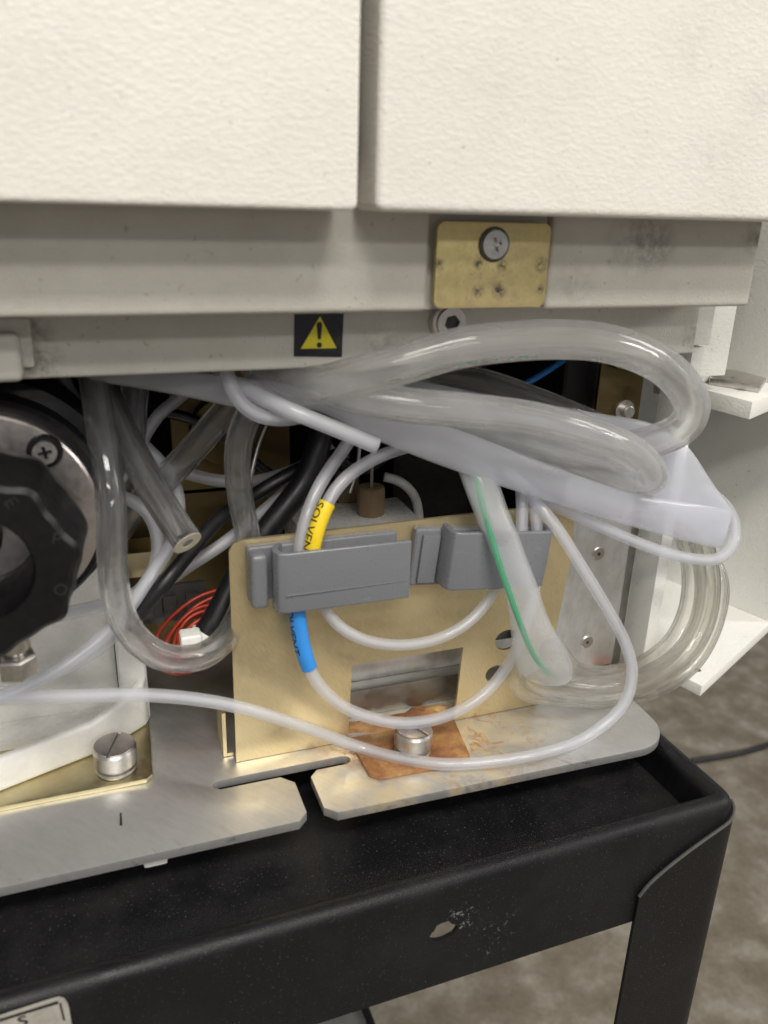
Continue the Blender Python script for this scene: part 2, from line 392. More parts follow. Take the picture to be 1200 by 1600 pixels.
def single(name, mb, m, label, cat, loc, group=None, **kw):
    o = bpy.data.objects.new(name, mesh(name, mb, loc, **kw)); C.objects.link(o); o.location = Vector(loc) * MM
    o.data.materials.append(MATS[m]); o['label'] = label; o['category'] = cat
    if group: o['group'] = group
    return o
def struct(name, mb, m, kind='structure', **kw):
    o = bpy.data.objects.new(name, mesh(name, mb, **kw)); C.objects.link(o); o.data.materials.append(MATS[m]); o['kind'] = kind; return o
def rrect(x0, x1, z0, z1, r, n=6):
    """rounded rectangle as (a, b) pairs, counter-clockwise"""
    out = []
    for cx, cz, a0 in ((x1 - r, z0 + r, -90), (x1 - r, z1 - r, 0), (x0 + r, z1 - r, 90), (x0 + r, z0 + r, 180)):
        for i in range(n + 1):
            t = math.radians(a0 + 90 * i / n); out.append((cx + r * math.cos(t), cz + r * math.sin(t)))
    return out
def circ(cx, cz, r, n=24): return [(cx + r * math.cos(2 * math.pi * i / n), cz + r * math.sin(2 * math.pi * i / n)) for i in range(n)]
def inY(loop, Y): return [Vector((x, Y, z)) for x, z in loop]

# spline and tube sweeping
def spline(pts, step=2.0):
    P = [Vector(p) for p in pts]; P = [P[0] * 2 - P[1]] + P + [P[-1] * 2 - P[-2]]; out = []
    for i in range(1, len(P) - 2):
        p0, p1, p2, p3 = P[i - 1:i + 3]
        d = lambda a, c: max((a - c).length, 1e-3) ** .5
        t0 = 0; t1 = d(p1, p0); t2 = t1 + d(p2, p1); t3 = t2 + d(p3, p2)
        n = max(3, int((p2 - p1).length / step))
        for k in range(n):
            t = t1 + (t2 - t1) * k / n
            a1 = p0.lerp(p1, t / t1); a2 = p1.lerp(p2, (t - t1) / (t2 - t1)); a3 = p2.lerp(p3, (t - t2) / (t3 - t2))
            b1 = a1.lerp(a2, t / t2); b2 = a2.lerp(a3, (t - t1) / (t3 - t1)); out.append(b1.lerp(b2, (t - t1) / (t2 - t1)))
    out.append(P[-2])
    for _ in range(3):
        out = [out[0]] + [(out[i - 1] + out[i] * 2 + out[i + 1]) / 4 for i in range(1, len(out) - 1)] + [out[-1]]
    return out
def frames(path):
    T = []
    for i in range(len(path)):
        a = path[max(0, i - 1)]; c = path[min(len(path) - 1, i + 1)]; T.append((c - a).normalized())
    n = (CAM - path[0]); n = (n - T[0] * n.dot(T[0])).normalized(); N = [n]
    for i in range(1, len(path)):
        n = N[-1] - T[i] * N[-1].dot(T[i]); N.append(n.normalized())
    return T, N
def sweep(mb, path, r, inner=0, seg=20, rvar=0, rib=0):
    T, N = frames(path); o = len(mb.v); n = len(path)
    for rad in ([r, inner] if inner else [r]):
        for i, p in enumerate(path):
            B = T[i].cross(N[i]); rr = rad * (1 + rvar * math.sin(i * .13 + rad))
            for k in range(seg):
                t = 2 * math.pi * k / seg; q = rr * (1 + rib * (math.sin(3 * t + rad) + .6 * math.sin(7 * t + 2 * rad) + .4 * math.sin(11 * t))); mb.v.append(p + N[i] * (q * math.cos(t)) + B * (q * math.sin(t)))
    def wall(o, flip):
        for i in range(n - 1):
            for k in range(seg):
                q = [o + i * seg + k, o + i * seg + (k + 1) % seg, o + (i + 1) * seg + (k + 1) % seg, o + (i + 1) * seg + k]
                mb.f.append(q[::-1] if flip else q)
    wall(o, False)
    if inner:
        wall(o + n * seg, True); q = o + n * seg
        for e in (0, n - 1):
            for k in range(seg):
                f = [o + e * seg + k, q + e * seg + k, q + e * seg + (k + 1) % seg, o + e * seg + (k + 1) % seg]
                mb.f.append(f if e == 0 else f[::-1])
    else:
        mb.f.append([o + k for k in reversed(range(seg))]); mb.f.append([o + (n - 1) * seg + k for k in range(seg)])
    return mb
def pts3(pts):
    """(px, py, Y) or (px, py, 'z', z)"""
    return [Z(p[0], p[1], p[3]) if p[2] == 'z' else W(*p) for p in pts]
def tube(name, pts, r, inner, m, label, cat='tube', group=None, seg=20, step=2.0):
    path = spline(pts3(pts), step); mb = sweep(MB(), path, r, inner, 36 if m.startswith('clear') else seg, .006, .010 if m.startswith('clear') else 0)
    return single(name, mb, m, label, cat, path[len(path) // 2], group, recalc=False, angle=60), path
def child(parent, name, mb, m, label=None, kind=None, **kw):
    """a part of a thing that is itself one mesh"""
    o = bpy.data.objects.new(name, mesh(name, mb, parent.location / MM, **kw)); C.objects.link(o)
    o.data.materials.append(MATS[m]); o.parent = parent
    if label: o['label'] = label
    if kind: o['kind'] = kind
    return o
def text_mesh(body, size):
    cu = bpy.data.curves.new('lettering', 'FONT'); cu.body = body; cu.size = size; cu.align_x = 'LEFT'; cu.resolution_u = 3
    o = bpy.data.objects.new('lettering', cu); C.objects.link(o)
    dg = bpy.context.evaluated_depsgraph_get(); me = o.evaluated_get(dg).to_mesh()
    bm = bmesh.new(); bm.from_mesh(me)
    for ax, lo, hi in ((0, 0, size * .7 * len(body)), (1, -size * .3, size)):
        k = lo
        while k < hi:
            co = Vector((0, 0, 0)); co[ax] = k; no = Vector((0, 0, 0)); no[ax] = 1
            bmesh.ops.bisect_plane(bm, geom=bm.verts[:] + bm.edges[:] + bm.faces[:], plane_co=co, plane_no=no); k += size * .09
    bm.verts.index_update(); vs = [v.co.copy() for v in bm.verts]; fs = [[v.index for v in f.verts] for f in bm.faces]; bm.free()
    o.evaluated_get(dg).to_mesh_clear(); C.objects.unlink(o); bpy.data.objects.remove(o); bpy.data.curves.remove(cu)
    return vs, fs
def text_on_tube(body, size, path, r, start, ang):
    """lettering running along a tube, at angle ang round it (0 faces the viewer)"""
    vs, fs = text_mesh(body, size); T, N = frames(path); L = [0]
    for i in range(1, len(path)): L.append(L[-1] + (path[i] - path[i - 1]).length)
    mb = MB(); out = []
    for v in vs:
        s = min(max(start + v.x, 0), L[-1] - 1e-3); i = max(k for k in range(len(L) - 1) if L[k] <= s)
        f = (s - L[i]) / (L[i + 1] - L[i]); p = path[i].lerp(path[i + 1], f); t = T[i].lerp(T[i + 1], f).normalized(); n = CAM - p; n = (n - t * n.dot(t)).normalized()
        b = t.cross(n); a = ang + (v.y - size * .35) / r
        out.append(p + (n * math.cos(a) - b * math.sin(a)) * (r + .16))
    return mb.add(out, fs)
def flat_sleeve(sections, thick=2.2, seg=20):
    """flattened soft tube: sections of (edge A, edge B, Y[, thickness]) joined by a smooth lens-shaped skin"""
    A = spline([W(s[0][0], s[0][1], s[2]) for s in sections], 3); Bq = spline([W(s[1][0], s[1][1], s[2]) for s in sections], 3)
    n = max(len(A), len(Bq)) * 2
    def res(P):
        L = [0]
        for i in range(1, len(P)): L.append(L[-1] + (P[i] - P[i - 1]).length)
        out = []
        for k in range(n):
            s = L[-1] * k / (n - 1); i = 0
            while i < len(L) - 2 and L[i + 1] < s: i += 1
            out.append(P[i].lerp(P[i + 1], (s - L[i]) / max(L[i + 1] - L[i], 1e-6)))
        return out
    A = res(A); Bq = res(Bq); mb = MB(); mids = [(a + c) / 2 for a, c in zip(A, Bq)]; T, _ = frames(mids)
    ths = [s[3] if len(s) > 3 else thick for s in sections]
    for lay in (1.0, .72):
        for i in range(n):
            wv = (A[i] - Bq[i]) / 2; nn = T[i].cross(wv).normalized(); u = i / (n - 1) * (len(ths) - 1); j = min(int(u), len(ths) - 2)
            th = ths[j] + (ths[j + 1] - ths[j]) * (u - j)
            th *= 1 if lay == 1 else .62
            ww = wv * (1 if lay == 1 else (1 - .7 / max(wv.length, 1.5)))
            th = max(th, .35)
            for k in range(seg):
                t = 2 * math.pi * k / seg
                mb.v.append(mids[i] + ww * math.cos(t) + nn * (th * math.copysign(abs(math.sin(t)) ** 1.35, math.sin(t)) * (1 + .08 * math.sin(i * .17) + .05 * math.sin(i * .43))))
    for l in (0, 1):
        o = l * n * seg
        for i in range(n - 1):
            for k in range(seg):
                q = [o + i * seg + k, o + i * seg + (k + 1) % seg, o + (i + 1) * seg + (k + 1) % seg, o + (i + 1) * seg + k]
                mb.f.append(q if l == 0 else q[::-1])
    q = n * seg
    for e in (0, n - 1):
        for k in range(seg):
            f = [e * seg + k, q + e * seg + k, q + e * seg + (k + 1) % seg, e * seg + (k + 1) % seg]
            mb.f.append(f[::-1] if e == 0 else f)
    bmx = mb; return bmx, mids

# ================================================================== SETTING: the concrete floor far below
FLOOR = -780
struct('floor', MB().box(-3000, 5000, -3000, 7000, FLOOR - 30, FLOOR), 'concrete')

# ================================================================== CART
cart = Thing('utility_cart', 'black powder-coated steel utility cart with rolled lip carrying the instrument', 'cart', (100, 150, FLOOR))
CR = math.radians(1.1); cpiv = Vector((81.6, -42.7, 0))
def cr(p):
    p = Vector(p) - cpiv; return Vector((p.x * math.cos(CR) - p.y * math.sin(CR), p.x * math.sin(CR) + p.y * math.cos(CR), p.z)) + cpiv
def crot(mb): mb.v = [cr(p) + Vector((0, 0, -5.6 if p.z > -460 and p.z > -100 else 0)) for p in mb.v]; return mb
CZ = -5.6
XR, YF, YB, XL = 242, -42, 420, -520          # outer faces of the tray
# lip swept round the tray: profile (outward distance, z)
prof = [(-9, -18)]
prof += [(-9 + 4.5 - 4.5 * math.cos(math.radians(a)), -4.5 + 1 + 4.5 * math.sin(math.radians(a))) for a in range(0, 181, 20)]
prof = [(-9.5, -18), (-9.5, -6)] + [(-4.75 - 4.75 * math.cos(math.radians(a)), -4.2 + 5.2 * math.sin(math.radians(a))) for a in range(0, 181, 18)] + [(0, -30), (0, -49), (-1.6, -49), (-1.6, -20)]
corner = [(XR, YF)]
loop = []
rc = 9
def cpath():
    out = []
    for (cx, cy_, a0) in ((XR - rc, YF + rc, -90), (XR - rc, YB - rc, 0), (XL + rc, YB - rc, 90), (XL + rc, YF + rc, 180)):
        for i in range(9):
            t = math.radians(a0 + 90 * i / 8); out.append((cx, cy_, math.cos(t), math.sin(t)))
    return out
ring = cpath(); mb = MB(); n = len(prof)
for (cx, cy_, ux, uy) in ring:
    for (o_, z_) in prof: mb.v.append(Vector((cx + ux * (rc + o_), cy_ + uy * (rc + o_), z_)))
for i in range(len(ring)):
    for j in range(n - 1):
        a = i * n + j; c = ((i + 1) % len(ring)) * n + j
        if i == len(ring) - 1 and j >= 12: continue      # the front apron is a pierced plate of its own
        mb.f.append([a, a + 1, c + 1, c])
cart.part('tray_lip', crot(mb), 'powder_black', angle=50)
cart.part('tray_floor', crot(MB().box(XL + 4, XR - 9, YF + 9, YB - 9, -19.5, -17)), 'powder_black_dusty')
def unrot(p):
    p = Vector(p) - cpiv; return Vector((p.x * math.cos(CR) + p.y * math.sin(CR), -p.x * math.sin(CR) + p.y * math.cos(CR), p.z)) + cpiv
nA = Vector((math.sin(CR), -math.cos(CR), 0))
def onapron(px, py, off=0.0):
    p0 = cr((100, YF, 0)) + nA * off; d = ray(px, py)
    return CAM + d * ((p0 - CAM).dot(nA) / d.dot(nA))
hc = unrot(onapron(693, 1457)) - Vector((0, 0, CZ))
def keyhole(cx, cz):
    L = []
    for i in range(28):
        t = 2 * math.pi * i / 28; x = 5.6 * math.cos(t); z = 3.3 * math.sin(t)
        if 60 < math.degrees(t) < 118: z += 1.6
        L.append((cx + x - .12 * z, cz + z + .12 * x))
    return L
ap = [(XL + rc, -49), (XR - rc, -49), (XR - rc, -4.2), (XL + rc, -4.2)]
cart.part('front_apron', crot(MB().prism(inY(ap, YF), (0, 1.6, 0), [inY(keyhole(hc.x, hc.z), YF)])), 'powder_black_chipped', angle=30)
# leg: a folded angle wrapped round the tray corner, its top edge cut in a curve
lx0 = 194.5
lpath = [(lx0 + (XR - rc - lx0) * i / 12, YF, 0, -1) for i in range(13)]
for i in range(1, 9):
    t = math.radians(-90 + 90 * i / 8); lpath.append((XR - rc + rc * math.cos(t), YF + rc + rc * math.sin(t), math.cos(t), math.sin(t)))
lpath += [(XR, YF + rc + 6 * i, 1, 0) for i in range(1, 6)]
lm = MB(); arc = []
for (x, y, ux, uy) in lpath:
    f = min(1, max(0, (x - lx0) / (XR - lx0))); zt = -34 + 29 * f ** .7
    if y > YF + rc: zt = -5.0
    for off in (1.7, .15):
        lm.v += [Vector((x + ux * off, y + uy * off, FLOOR + 60)), Vector((x + ux * off, y + uy * off, zt))]
    arc.append((x + ux * 1.5, y + uy * 1.5, zt))
for i in range(len(lpath) - 1):
    a = 4 * i; c = a + 4
    lm.f += [[a, c, c + 1, a + 1], [a + 2, a + 3, c + 3, c + 2], [a + 1, c + 1, c + 3, a + 3], [a, a + 2, c + 2, c]]
lm.f += [[0, 1, 3, 2], [c, c + 2, c + 3, c + 1]]
leg = cart.part('leg', crot(lm), 'powder_black', angle=35)
wb = spline([cr(p) + Vector((0, 0, CZ)) for p in arc[:20]], 2)
cart.part('weld_bead', sweep(MB(), wb, .75, 0, 8), 'weld_grey', parent=leg)
for (x0, x1, y0, y1) in ((XL - 1.6, XL + 44, YF - 1.8, YF), (XL, XL + 44, YB, YB + 1.8), (XR - 44, XR, YB, YB + 1.8)):
    cart.part('leg', crot(MB().box(x0, x1, y0, y1, FLOOR + 60, -9)), 'powder_black')
for (x, y) in ((XR - 20, YF + 20), (XL + 20, YF + 20), (XL + 20, YB - 20), (XR - 20, YB - 20)):
    cart.part('caster', crot(MB().lathe([(0, -8), (27, -8), (30, -5), (30, 5), (27, 8), (0, 8)], (x, y, FLOOR + 30), (1, 0, 0), 24).box(x - 12, x + 12, y - 12, y + 12, FLOOR + 55, FLOOR + 61)), 'rubber')
shelf = cart.part('lower_shelf', crot(MB().box(XL, 186, YF + 60, YB, -452, -450)), 'floor_shelf_paint')
cart.part('shelf_edge', crot(MB().box(186, 192, YF + 60, YB, -476, -444)), 'powder_black', parent=shelf, bevel=1.5)
# placard at the left of the apron
loop = [onapron(*p, .25) for p in ((-80, 1612), (84, 1559), (92, 1557), (100, 1559), (105, 1565), (108, 1574), (121, 1660), (-80, 1720))]
plo = cart.part('placard', MB().prism(loop, nA * .5), 'placard')
mbp = MB()
mbp.prism([onapron(*p, .85) for p in ((-80, 1617), (90, 1564), (92, 1568), (-80, 1621))], nA * .06)
mbp.prism([onapron(*p, .85) for p in ((92.5, 1568), (95.5, 1567), (102, 1594), (99, 1595))], nA * .06)
cart.part('border_line', mbp, 'print_black', parent=plo)
vs, fs = text_mesh('s', 9.0)
o0 = onapron(28, 1606, .9); ex = (onapron(60, 1595, .9) - o0).normalized(); ez = nA.cross(ex) * -1
if ez.z < 0: ez = -ez
cart.part('lettering', MB().add([o0 + ex * v.x + ez * v.y for v in vs], fs), 'print_black', parent=plo)
# ================================================================== INSTRUMENT CABINET
cab = Thing('instrument_cabinet', 'cream painted laboratory instrument cabinet with two closed doors above an open lower bay', 'instrument', (90, 130, 0))
def plate_xz(x0, x1, z0, z1, y0, y1, r=2.0): return MB().prism(inY(rrect(x0, x1, z0, z1, r, 8), y0), (0, y1 - y0, 0))
dz = 221
dl = cab.part('door', plate_xz(-330, 77.2, dz, 560, -14, 6, 2.4), 'door_paint', bevel=1.6, bseg=4, label='left cream door with pebbled paint')
dr = cab.part('door', plate_xz(82.6, 268, dz, 560, -14, 8, 2.6), 'door_paint', bevel=2.6, bseg=5, label='right cream door with pebbled paint')
bp = W(561, 236, 2)
cab.part('bumper', MB().lathe([(0, 0), (2.4, 0), (3.0, .8), (3.0, 2.4), (0, 2.4)], (76.4, bp.y, bp.z), (1, 0, 0), 20), 'blue_rubber')
# upper rail (with the recess for the latch plate) and lower rail
YU, YL_ = 9, 35
zu0, zu1 = 190.0, 232.0
lx0_, lx1_ = W(676, 345, YU).x, W(862, 348, YU).x
ur = MB()
for (x0, x1) in ((-330, lx0_ - .6), (lx1_ + .6, 243)): ur.prism([Vector((x0, YU, zu0)), Vector((x1, YU, zu0)), Vector((x1, YU, zu1)), Vector((x0, YU, zu1))], (0, 22, 0))
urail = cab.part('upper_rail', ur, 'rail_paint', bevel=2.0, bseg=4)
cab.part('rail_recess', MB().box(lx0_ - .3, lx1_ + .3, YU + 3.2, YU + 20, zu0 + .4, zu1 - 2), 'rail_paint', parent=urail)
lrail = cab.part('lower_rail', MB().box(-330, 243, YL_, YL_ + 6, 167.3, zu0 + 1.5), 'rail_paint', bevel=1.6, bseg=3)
cab.part('bottom_flange', MB().box(-330, 240, YL_ + 6.02, 60, 167.6, 169.2), 'rail_paint', parent=lrail)
# latch plate
c0, c1, c2, c3 = (W(683, 346, 8), W(862, 348, 8), W(679, 481, 8), W(857, 480, 8))
lp = cab.part('latch_plate', plate_xz(c0.x, c1.x - .2, (c2.z + c3.z) / 2, (c0.z + c1.z) / 2, 7.2, 9.4, 2.8), 'gold_plate', bevel=.4)
scw = W(772, 382, 7)
def cross_head(c, r):
    m1 = MB().lathe([(0, 0), (r * .9, 0), (r, .5), (r, 1.4), (0, 1.4)], c, (0, 1, 0), 32)
    return m1
sh = cab.part('screw', cross_head(scw, 4.9), 'steel', parent=lp)
def plus(c, s_, wd, y):
    a, b_ = s_, wd; P = [(-b_, -a), (b_, -a), (b_, -b_), (a, -b_), (a, b_), (b_, b_), (b_, a), (-b_, a), (-b_, b_), (-a, b_), (-a, -b_), (-b_, -b_)]
    ca, sa = math.cos(.3), math.sin(.3)
    return MB().prism([Vector((c.x + x * ca - z * sa, y, c.z + x * sa + z * ca)) for x, z in P], (0, .05, 0))
# the cross recess is real: a four-armed pit sunk below a pierced disc
def pierced_disc(c, r, s_, wd, depth, rot=.3):
    ca, sa = math.cos(rot), math.sin(rot); a, b_ = s_, wd
    P = [(-b_, -a), (b_, -a), (b_, -b_), (a, -b_), (a, b_), (b_, b_), (b_, a), (-b_, a), (-b_, b_), (-a, b_), (-a, -b_), (-b_, -b_)]
    hole = [Vector((c.x + x * ca - z * sa, c.y, c.z + x * sa + z * ca)) for x, z in P]
    return MB().prism(inY(circ(c.x, c.z, r, 36), c.y), (0, depth, 0), [hole])
cab.part('screw_face', pierced_disc(Vector((scw.x, scw.y - 1.3, scw.z)), 4.5, 2.3, .62, 1.25), 'steel', parent=lp, angle=30, bevel=0)
cab.part('screw_rim', MB().ringlathe([(4.8, -.2), (5.6, -.2), (5.6, .3), (4.8, .3)], (scw.x, 7.1, scw.z), (0, 1, 0), 36), 'dark_metal', parent=lp)
# socket screw under it
ss = W(703, 504, 31)
sk = cab.part('socket_screw', MB().lathe([(0, 4.2), (5.2, 4.2), (6.6, 3.6), (6.9, 2.6), (6.9, 0), (0, 0)], (ss.x, YL_ - .1, ss.z), (0, -1, 0), 40), 'dark_steel')
hexa_ = [(ss.x + 3.1 * math.cos(math.radians(60 * i + 12)), ss.z + 3.1 * math.sin(math.radians(60 * i + 12))) for i in range(6)]
cab.part('socket_head', MB().prism(inY(circ(ss.x, ss.z, 5.6, 36), YL_ - 6.2), (0, 1.9, 0), [inY(hexa_, YL_ - 6.2)]), 'dark_steel', parent=sk, angle=30)
cab.part('socket_pit', MB().prism(inY(circ(ss.x, ss.z, 3.4, 6), YL_ - 4.5), (0, .15, 0)), 'dark_metal', parent=sk)
# warning label
q = [W(460, 491, YL_ - .15), W(537, 490, YL_ - .15), W(534, 558, YL_ - .15), W(459, 557, YL_ - .15)]
wl = cab.part('warning_label', MB().prism([Vector((p.x, YL_ - .05, p.z)) for p in q], (0, -.2, 0)), 'label_black')
tr = [W(470, 545, YL_ - .3), W(526, 544, YL_ - .3), W(500, 494, YL_ - .3)]
cab.part('warning_triangle', MB().prism([Vector((p.x, YL_ - .3, p.z)) for p in tr], (0, -.06, 0)), 'label_yellow', parent=wl)
ec = W(499, 523, YL_ - .4)
exl = MB().prism([Vector((ec.x + x, YL_ - .4, ec.z + z)) for x, z in ((-.55, -1.6), (.55, -1.6), (1.0, 3.6), (.6, 4.4), (-.6, 4.4), (-1.0, 3.6))], (0, -.06, 0))
exl.prism([Vector((p[0], YL_ - .4, p[1])) for p in circ(ec.x, ec.z - 3.6, .95, 14)], (0, -.06, 0))
cab.part('exclamation_mark', exl, 'print_black', parent=wl)
# rounded lug at the left
lg = W(42, 601, 27)
cab.part('corner_lug', MB().box(-120, lg.x - .5, 26, 34.9, lg.z + .8, lg.z + 16), 'rail_paint', bevel=3, bseg=4)
cab.part('lug_backing', MB().box(-120, lg.x + 3.0, 30, 34.95, lg.z + 4.5, lg.z + 20), 'rail_paint', bevel=1.5)
# closed bay behind the opening
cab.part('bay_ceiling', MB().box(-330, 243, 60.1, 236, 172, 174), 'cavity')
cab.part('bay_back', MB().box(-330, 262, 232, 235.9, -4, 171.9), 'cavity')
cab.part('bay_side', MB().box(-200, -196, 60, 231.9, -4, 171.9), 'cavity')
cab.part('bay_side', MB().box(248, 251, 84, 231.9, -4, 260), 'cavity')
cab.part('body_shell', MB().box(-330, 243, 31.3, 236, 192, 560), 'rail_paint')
# aluminium post with two countersunk screws, and dark channels beside it
post = cab.part('aluminium_post', MB().prism([Vector(p) for p in ((203, 58, 4), (203, 62, 4), (243, 66, 4), (245, 61, 4), (242, 57.5, 4))], (0, 0, 104)), 'aluminium_post', bevel=1.2, bseg=3)
for (px, py) in ((935, 865), (917, 1003)):
    s_ = W(px, py, 57.6)
    so = cab.part('post_screw', MB().lathe([(0, .9), (3.0, .9), (3.5, .5), (3.5, 0), (0, 0)], (s_.x, 58.0, s_.z), (0, -1, 0), 30), 'dark_steel', parent=post)
    cab.part('screw_socket', MB().lathe([(0, .06), (1.0, .06), (1.0, 0), (0, 0)], (s_.x, 57.08, s_.z), (0, -1, 0), 6), 'dark_metal', parent=post)
cab.part('channel', MB().lathe([(0, -6), (5, -6), (5, 118), (0, 118)], (247, 72, 0), (0, 0, 1), 24), 'dull_grey_metal')
cab.part('channel', MB().box(246, 252, 64, 68, -6, 118), 'dull_grey_metal', bevel=.8)
cab.part('frame_post', MB().box(251.5, 258, 46, 64, -14, 168), 'white_paint', bevel=.8)
# machine right-hand frame above
cab.part('side_frame', MB().box(243.5, 258.5, 44, 60, 169, 330), 'white_paint', bevel=.8)
cab.part('side_frame', MB().box(258.6, 290, 66, 70, 150, 330), 'white_paint', bevel=.5)
cab.part('side_frame', MB().box(274, 300, 86, 104, 142.2, 330), 'white_paint', bevel=.8)
# chromate bracket inside the bay on the right
b0, b1, b2 = W(940, 570, 76), W(1008, 578, 76), W(1003, 742, 76)
br = cab.part('inner_bracket', MB().box(b0.x, b1.x, 76, 78, b2.z, b0.z + 6).box(b0.x + 4, b1.x + 14, 70, 75.9, b0.z - 1, b0.z + 1.2), 'dark_chromate', bevel=.4)
bs = W(977, 642, 75)
cab.part('bracket_bolt', MB().lathe([(0, 0), (5.2, 0), (5.2, .8), (3.0, .9), (3.0, 4.2), (2.6, 4.6), (0, 4.6)], (bs.x, 76, bs.z), (0, -1, 0), 24), 'steel', parent=br)
cab.part('inner_sheet', MB().box(W(885, 600, 110).x, W(930, 600, 110).x, 110, 113, 60, 171), 'grey_sheet')
cab.part('inner_edge', MB().box(W(930, 600, 84).x, W(934, 600, 84).x + .6, 84, 90, 60, 171), 'dull_grey_metal')

# open side door, hinged to the cabinet's far right corner
P0 = Vector((291.9, 45, -10.7)); zA = Vector((.89, .456, 0)); zB = Vector((-.30, .954, 0))
def slab(p, a, b_, z0, z1):
    p = Vector((p.x, p.y, 0)); A = p + a; Bq = p + a + b_; D = p + b_
    return MB().hexa([(p.x, p.y, z0), (A.x, A.y, z0), (Bq.x, Bq.y, z0), (D.x, D.y, z0), (p.x, p.y, z1), (A.x, A.y, z1), (Bq.x, Bq.y, z1), (D.x, D.y, z1)])
sd = cab.part('side_door', slab(P0 + zA * 101, zA * 4, zB * 230, -17, 560), 'white_paint', label='white side door standing open at the right')
cab.part('door_flange', slab(P0, zA * 100.9, zB * 150, -17.2, -10.7), 'white_paint', parent=sd, bevel=.5)
P1 = Vector((289.3, 45, 142)); zU = Vector((-.16, .987, 0))
cab.part('door_shelf', slab(P1, zA * 70, zU * 60, 133.5, 142), 'white_paint', parent=sd, bevel=.5)
cab.part('door_upper_panel', slab(Vector((335, 50, 0)), Vector((40, 4, 0)), zU * 120, 142.1, 560), 'white_paint', parent=sd, bevel=.5)
kp = [Z(1107, 601, 142.1), Z(1186, 614, 142.1), Z(1196, 600, 142.1), Z(1140, 586, 142.1), Z(1106, 588, 142.1)]
stp = cab.part('strike_plate', MB().prism([Vector((p.x, p.y, 142.1)) for p in kp], (0, 0, 3.4)), 'steel', parent=sd, bevel=.7)
for (px, py) in ((1133, 593), (1165, 600), (1150, 590)):
    p = Z(px, py, 145.5); cab.part('plate_rivet', MB().lathe([(0, .35), (2.0, .3), (2.5, 0), (0, 0)], p, (0, 0, 1), 16), 'dark_steel', parent=sd)
p = Z(1090, 1047, -10.7); cab.part('flange_hole', MB().lathe([(0, .08), (1.8, .08), (1.8, 0), (0, 0)], p, (0, 0, 1), 16), 'dark_metal', parent=sd)

# ================================================================== BASE PLATE
bpz = Thing('base_plate', 'scratched aluminium base plate with notch and slot, lying on the black cart', 'metal plate', (60, 100, -4))
ol = [(-330, 0), (62.5, 0), (66.5, 4), (66.5, 22.5), (61.5, 27.5), (37, 27.5), (34.6, 29), (34, 30.3), (34.6, 31.8), (37, 33), (90, 33), (92, 32), (92.7, 30.2), (92, 28.4), (90, 27.5), (77, 27.5), (73.5, 24), (73.5, 4.5), (78, 0)]
for i in range(11):
    t = math.radians(-90 + 90 * i / 10); ol.append((218 + 19 * math.cos(t), 17 + 19.5 * math.sin(t)))
ol += [(240, 120), (240, 231), (-330, 231)]
bpz.part('plate', MB().prism([Vector((x, y, 0)) for x, y in ol], (0, 0, -4)), 'plate_aluminium', bevel=.35)
for (x, y) in ((20, 60), (160, 60), (-150, 60), (225, 190)):
    bpz.part('foot', MB().lathe([(0, 0), (5.5, 0), (6, -2), (5.2, -18.5), (0, -18.5)], (x, y, -4.02), (0, 0, 1), 20), 'rubber')
nb = W(243, 1346, 5)
bpz.part('clip_nub', MB().box(nb.x - 4.5, nb.x + 4.5, 3, 9, -4.1, -9.2), 'white_plastic', bevel=1.4)
# ink tick scribed on the plate
tk = [Z(187, 1270, .05), Z(190, 1270, .05), Z(191, 1290, .05), Z(187, 1290, .05)]
bpz.part('scribed_mark', MB().prism(tk, (0, 0, .03)), 'print_black')

# ================================================================== TUBE BRACKET (brushed chromate panel)
PY = 42
brk = Thing('tube_bracket', 'brushed brass-coloured sheet metal bracket with window cut-out standing on the base plate', 'bracket', (120, PY, 0))
outer = [(46, .3), (95.2, .3), (96.6, 38.4), (148.6, 38.4), (147.2, 9), (146.4, .3), (190, .3), (195, 30), (199, 70), (199.5, 84), (198, 97), (194, 101.6), (189, 102.4), (51.5, 101.2), (48, 100), (46.4, 97)]
oval = lambda c, rx, rz: [(c.x + rx * math.cos(2 * math.pi * i / 20), c.z + rz * math.sin(2 * math.pi * i / 20)) for i in range(20)]
h1, h2 = W(792, 1000, PY), W(775, 1053, PY)
brk.part('panel', MB().prism(inY(outer, PY), (0, 1.5, 0), [inY(oval(h1, 6.0, 5.2), PY), inY(oval(h2, 5.4, 4.6), PY)]), 'brushed_brass', angle=30)
brk.part('side_return', MB().box(41.5, 43, 47, 62, .4, 22).box(43.05, 45.6, 47, 48.4, .4, 1.8), 'brushed_brass')
tabz = 2.2
tb = [Vector((95.4, 41.5, tabz)), Vector((96.2, 16.5, tabz)), Vector((99.8, 12.6, tabz)), Vector((137.5, 11.4, tabz)), Vector((141.6, 14.8, tabz)), Vector((146.0, 41.5, tabz))]
brk.part('folded_tab', MB().prism(tb, (0, 0, -1.9)), 'rusty_tab', bevel=.3, label='rust-brown tab folded out of the window')
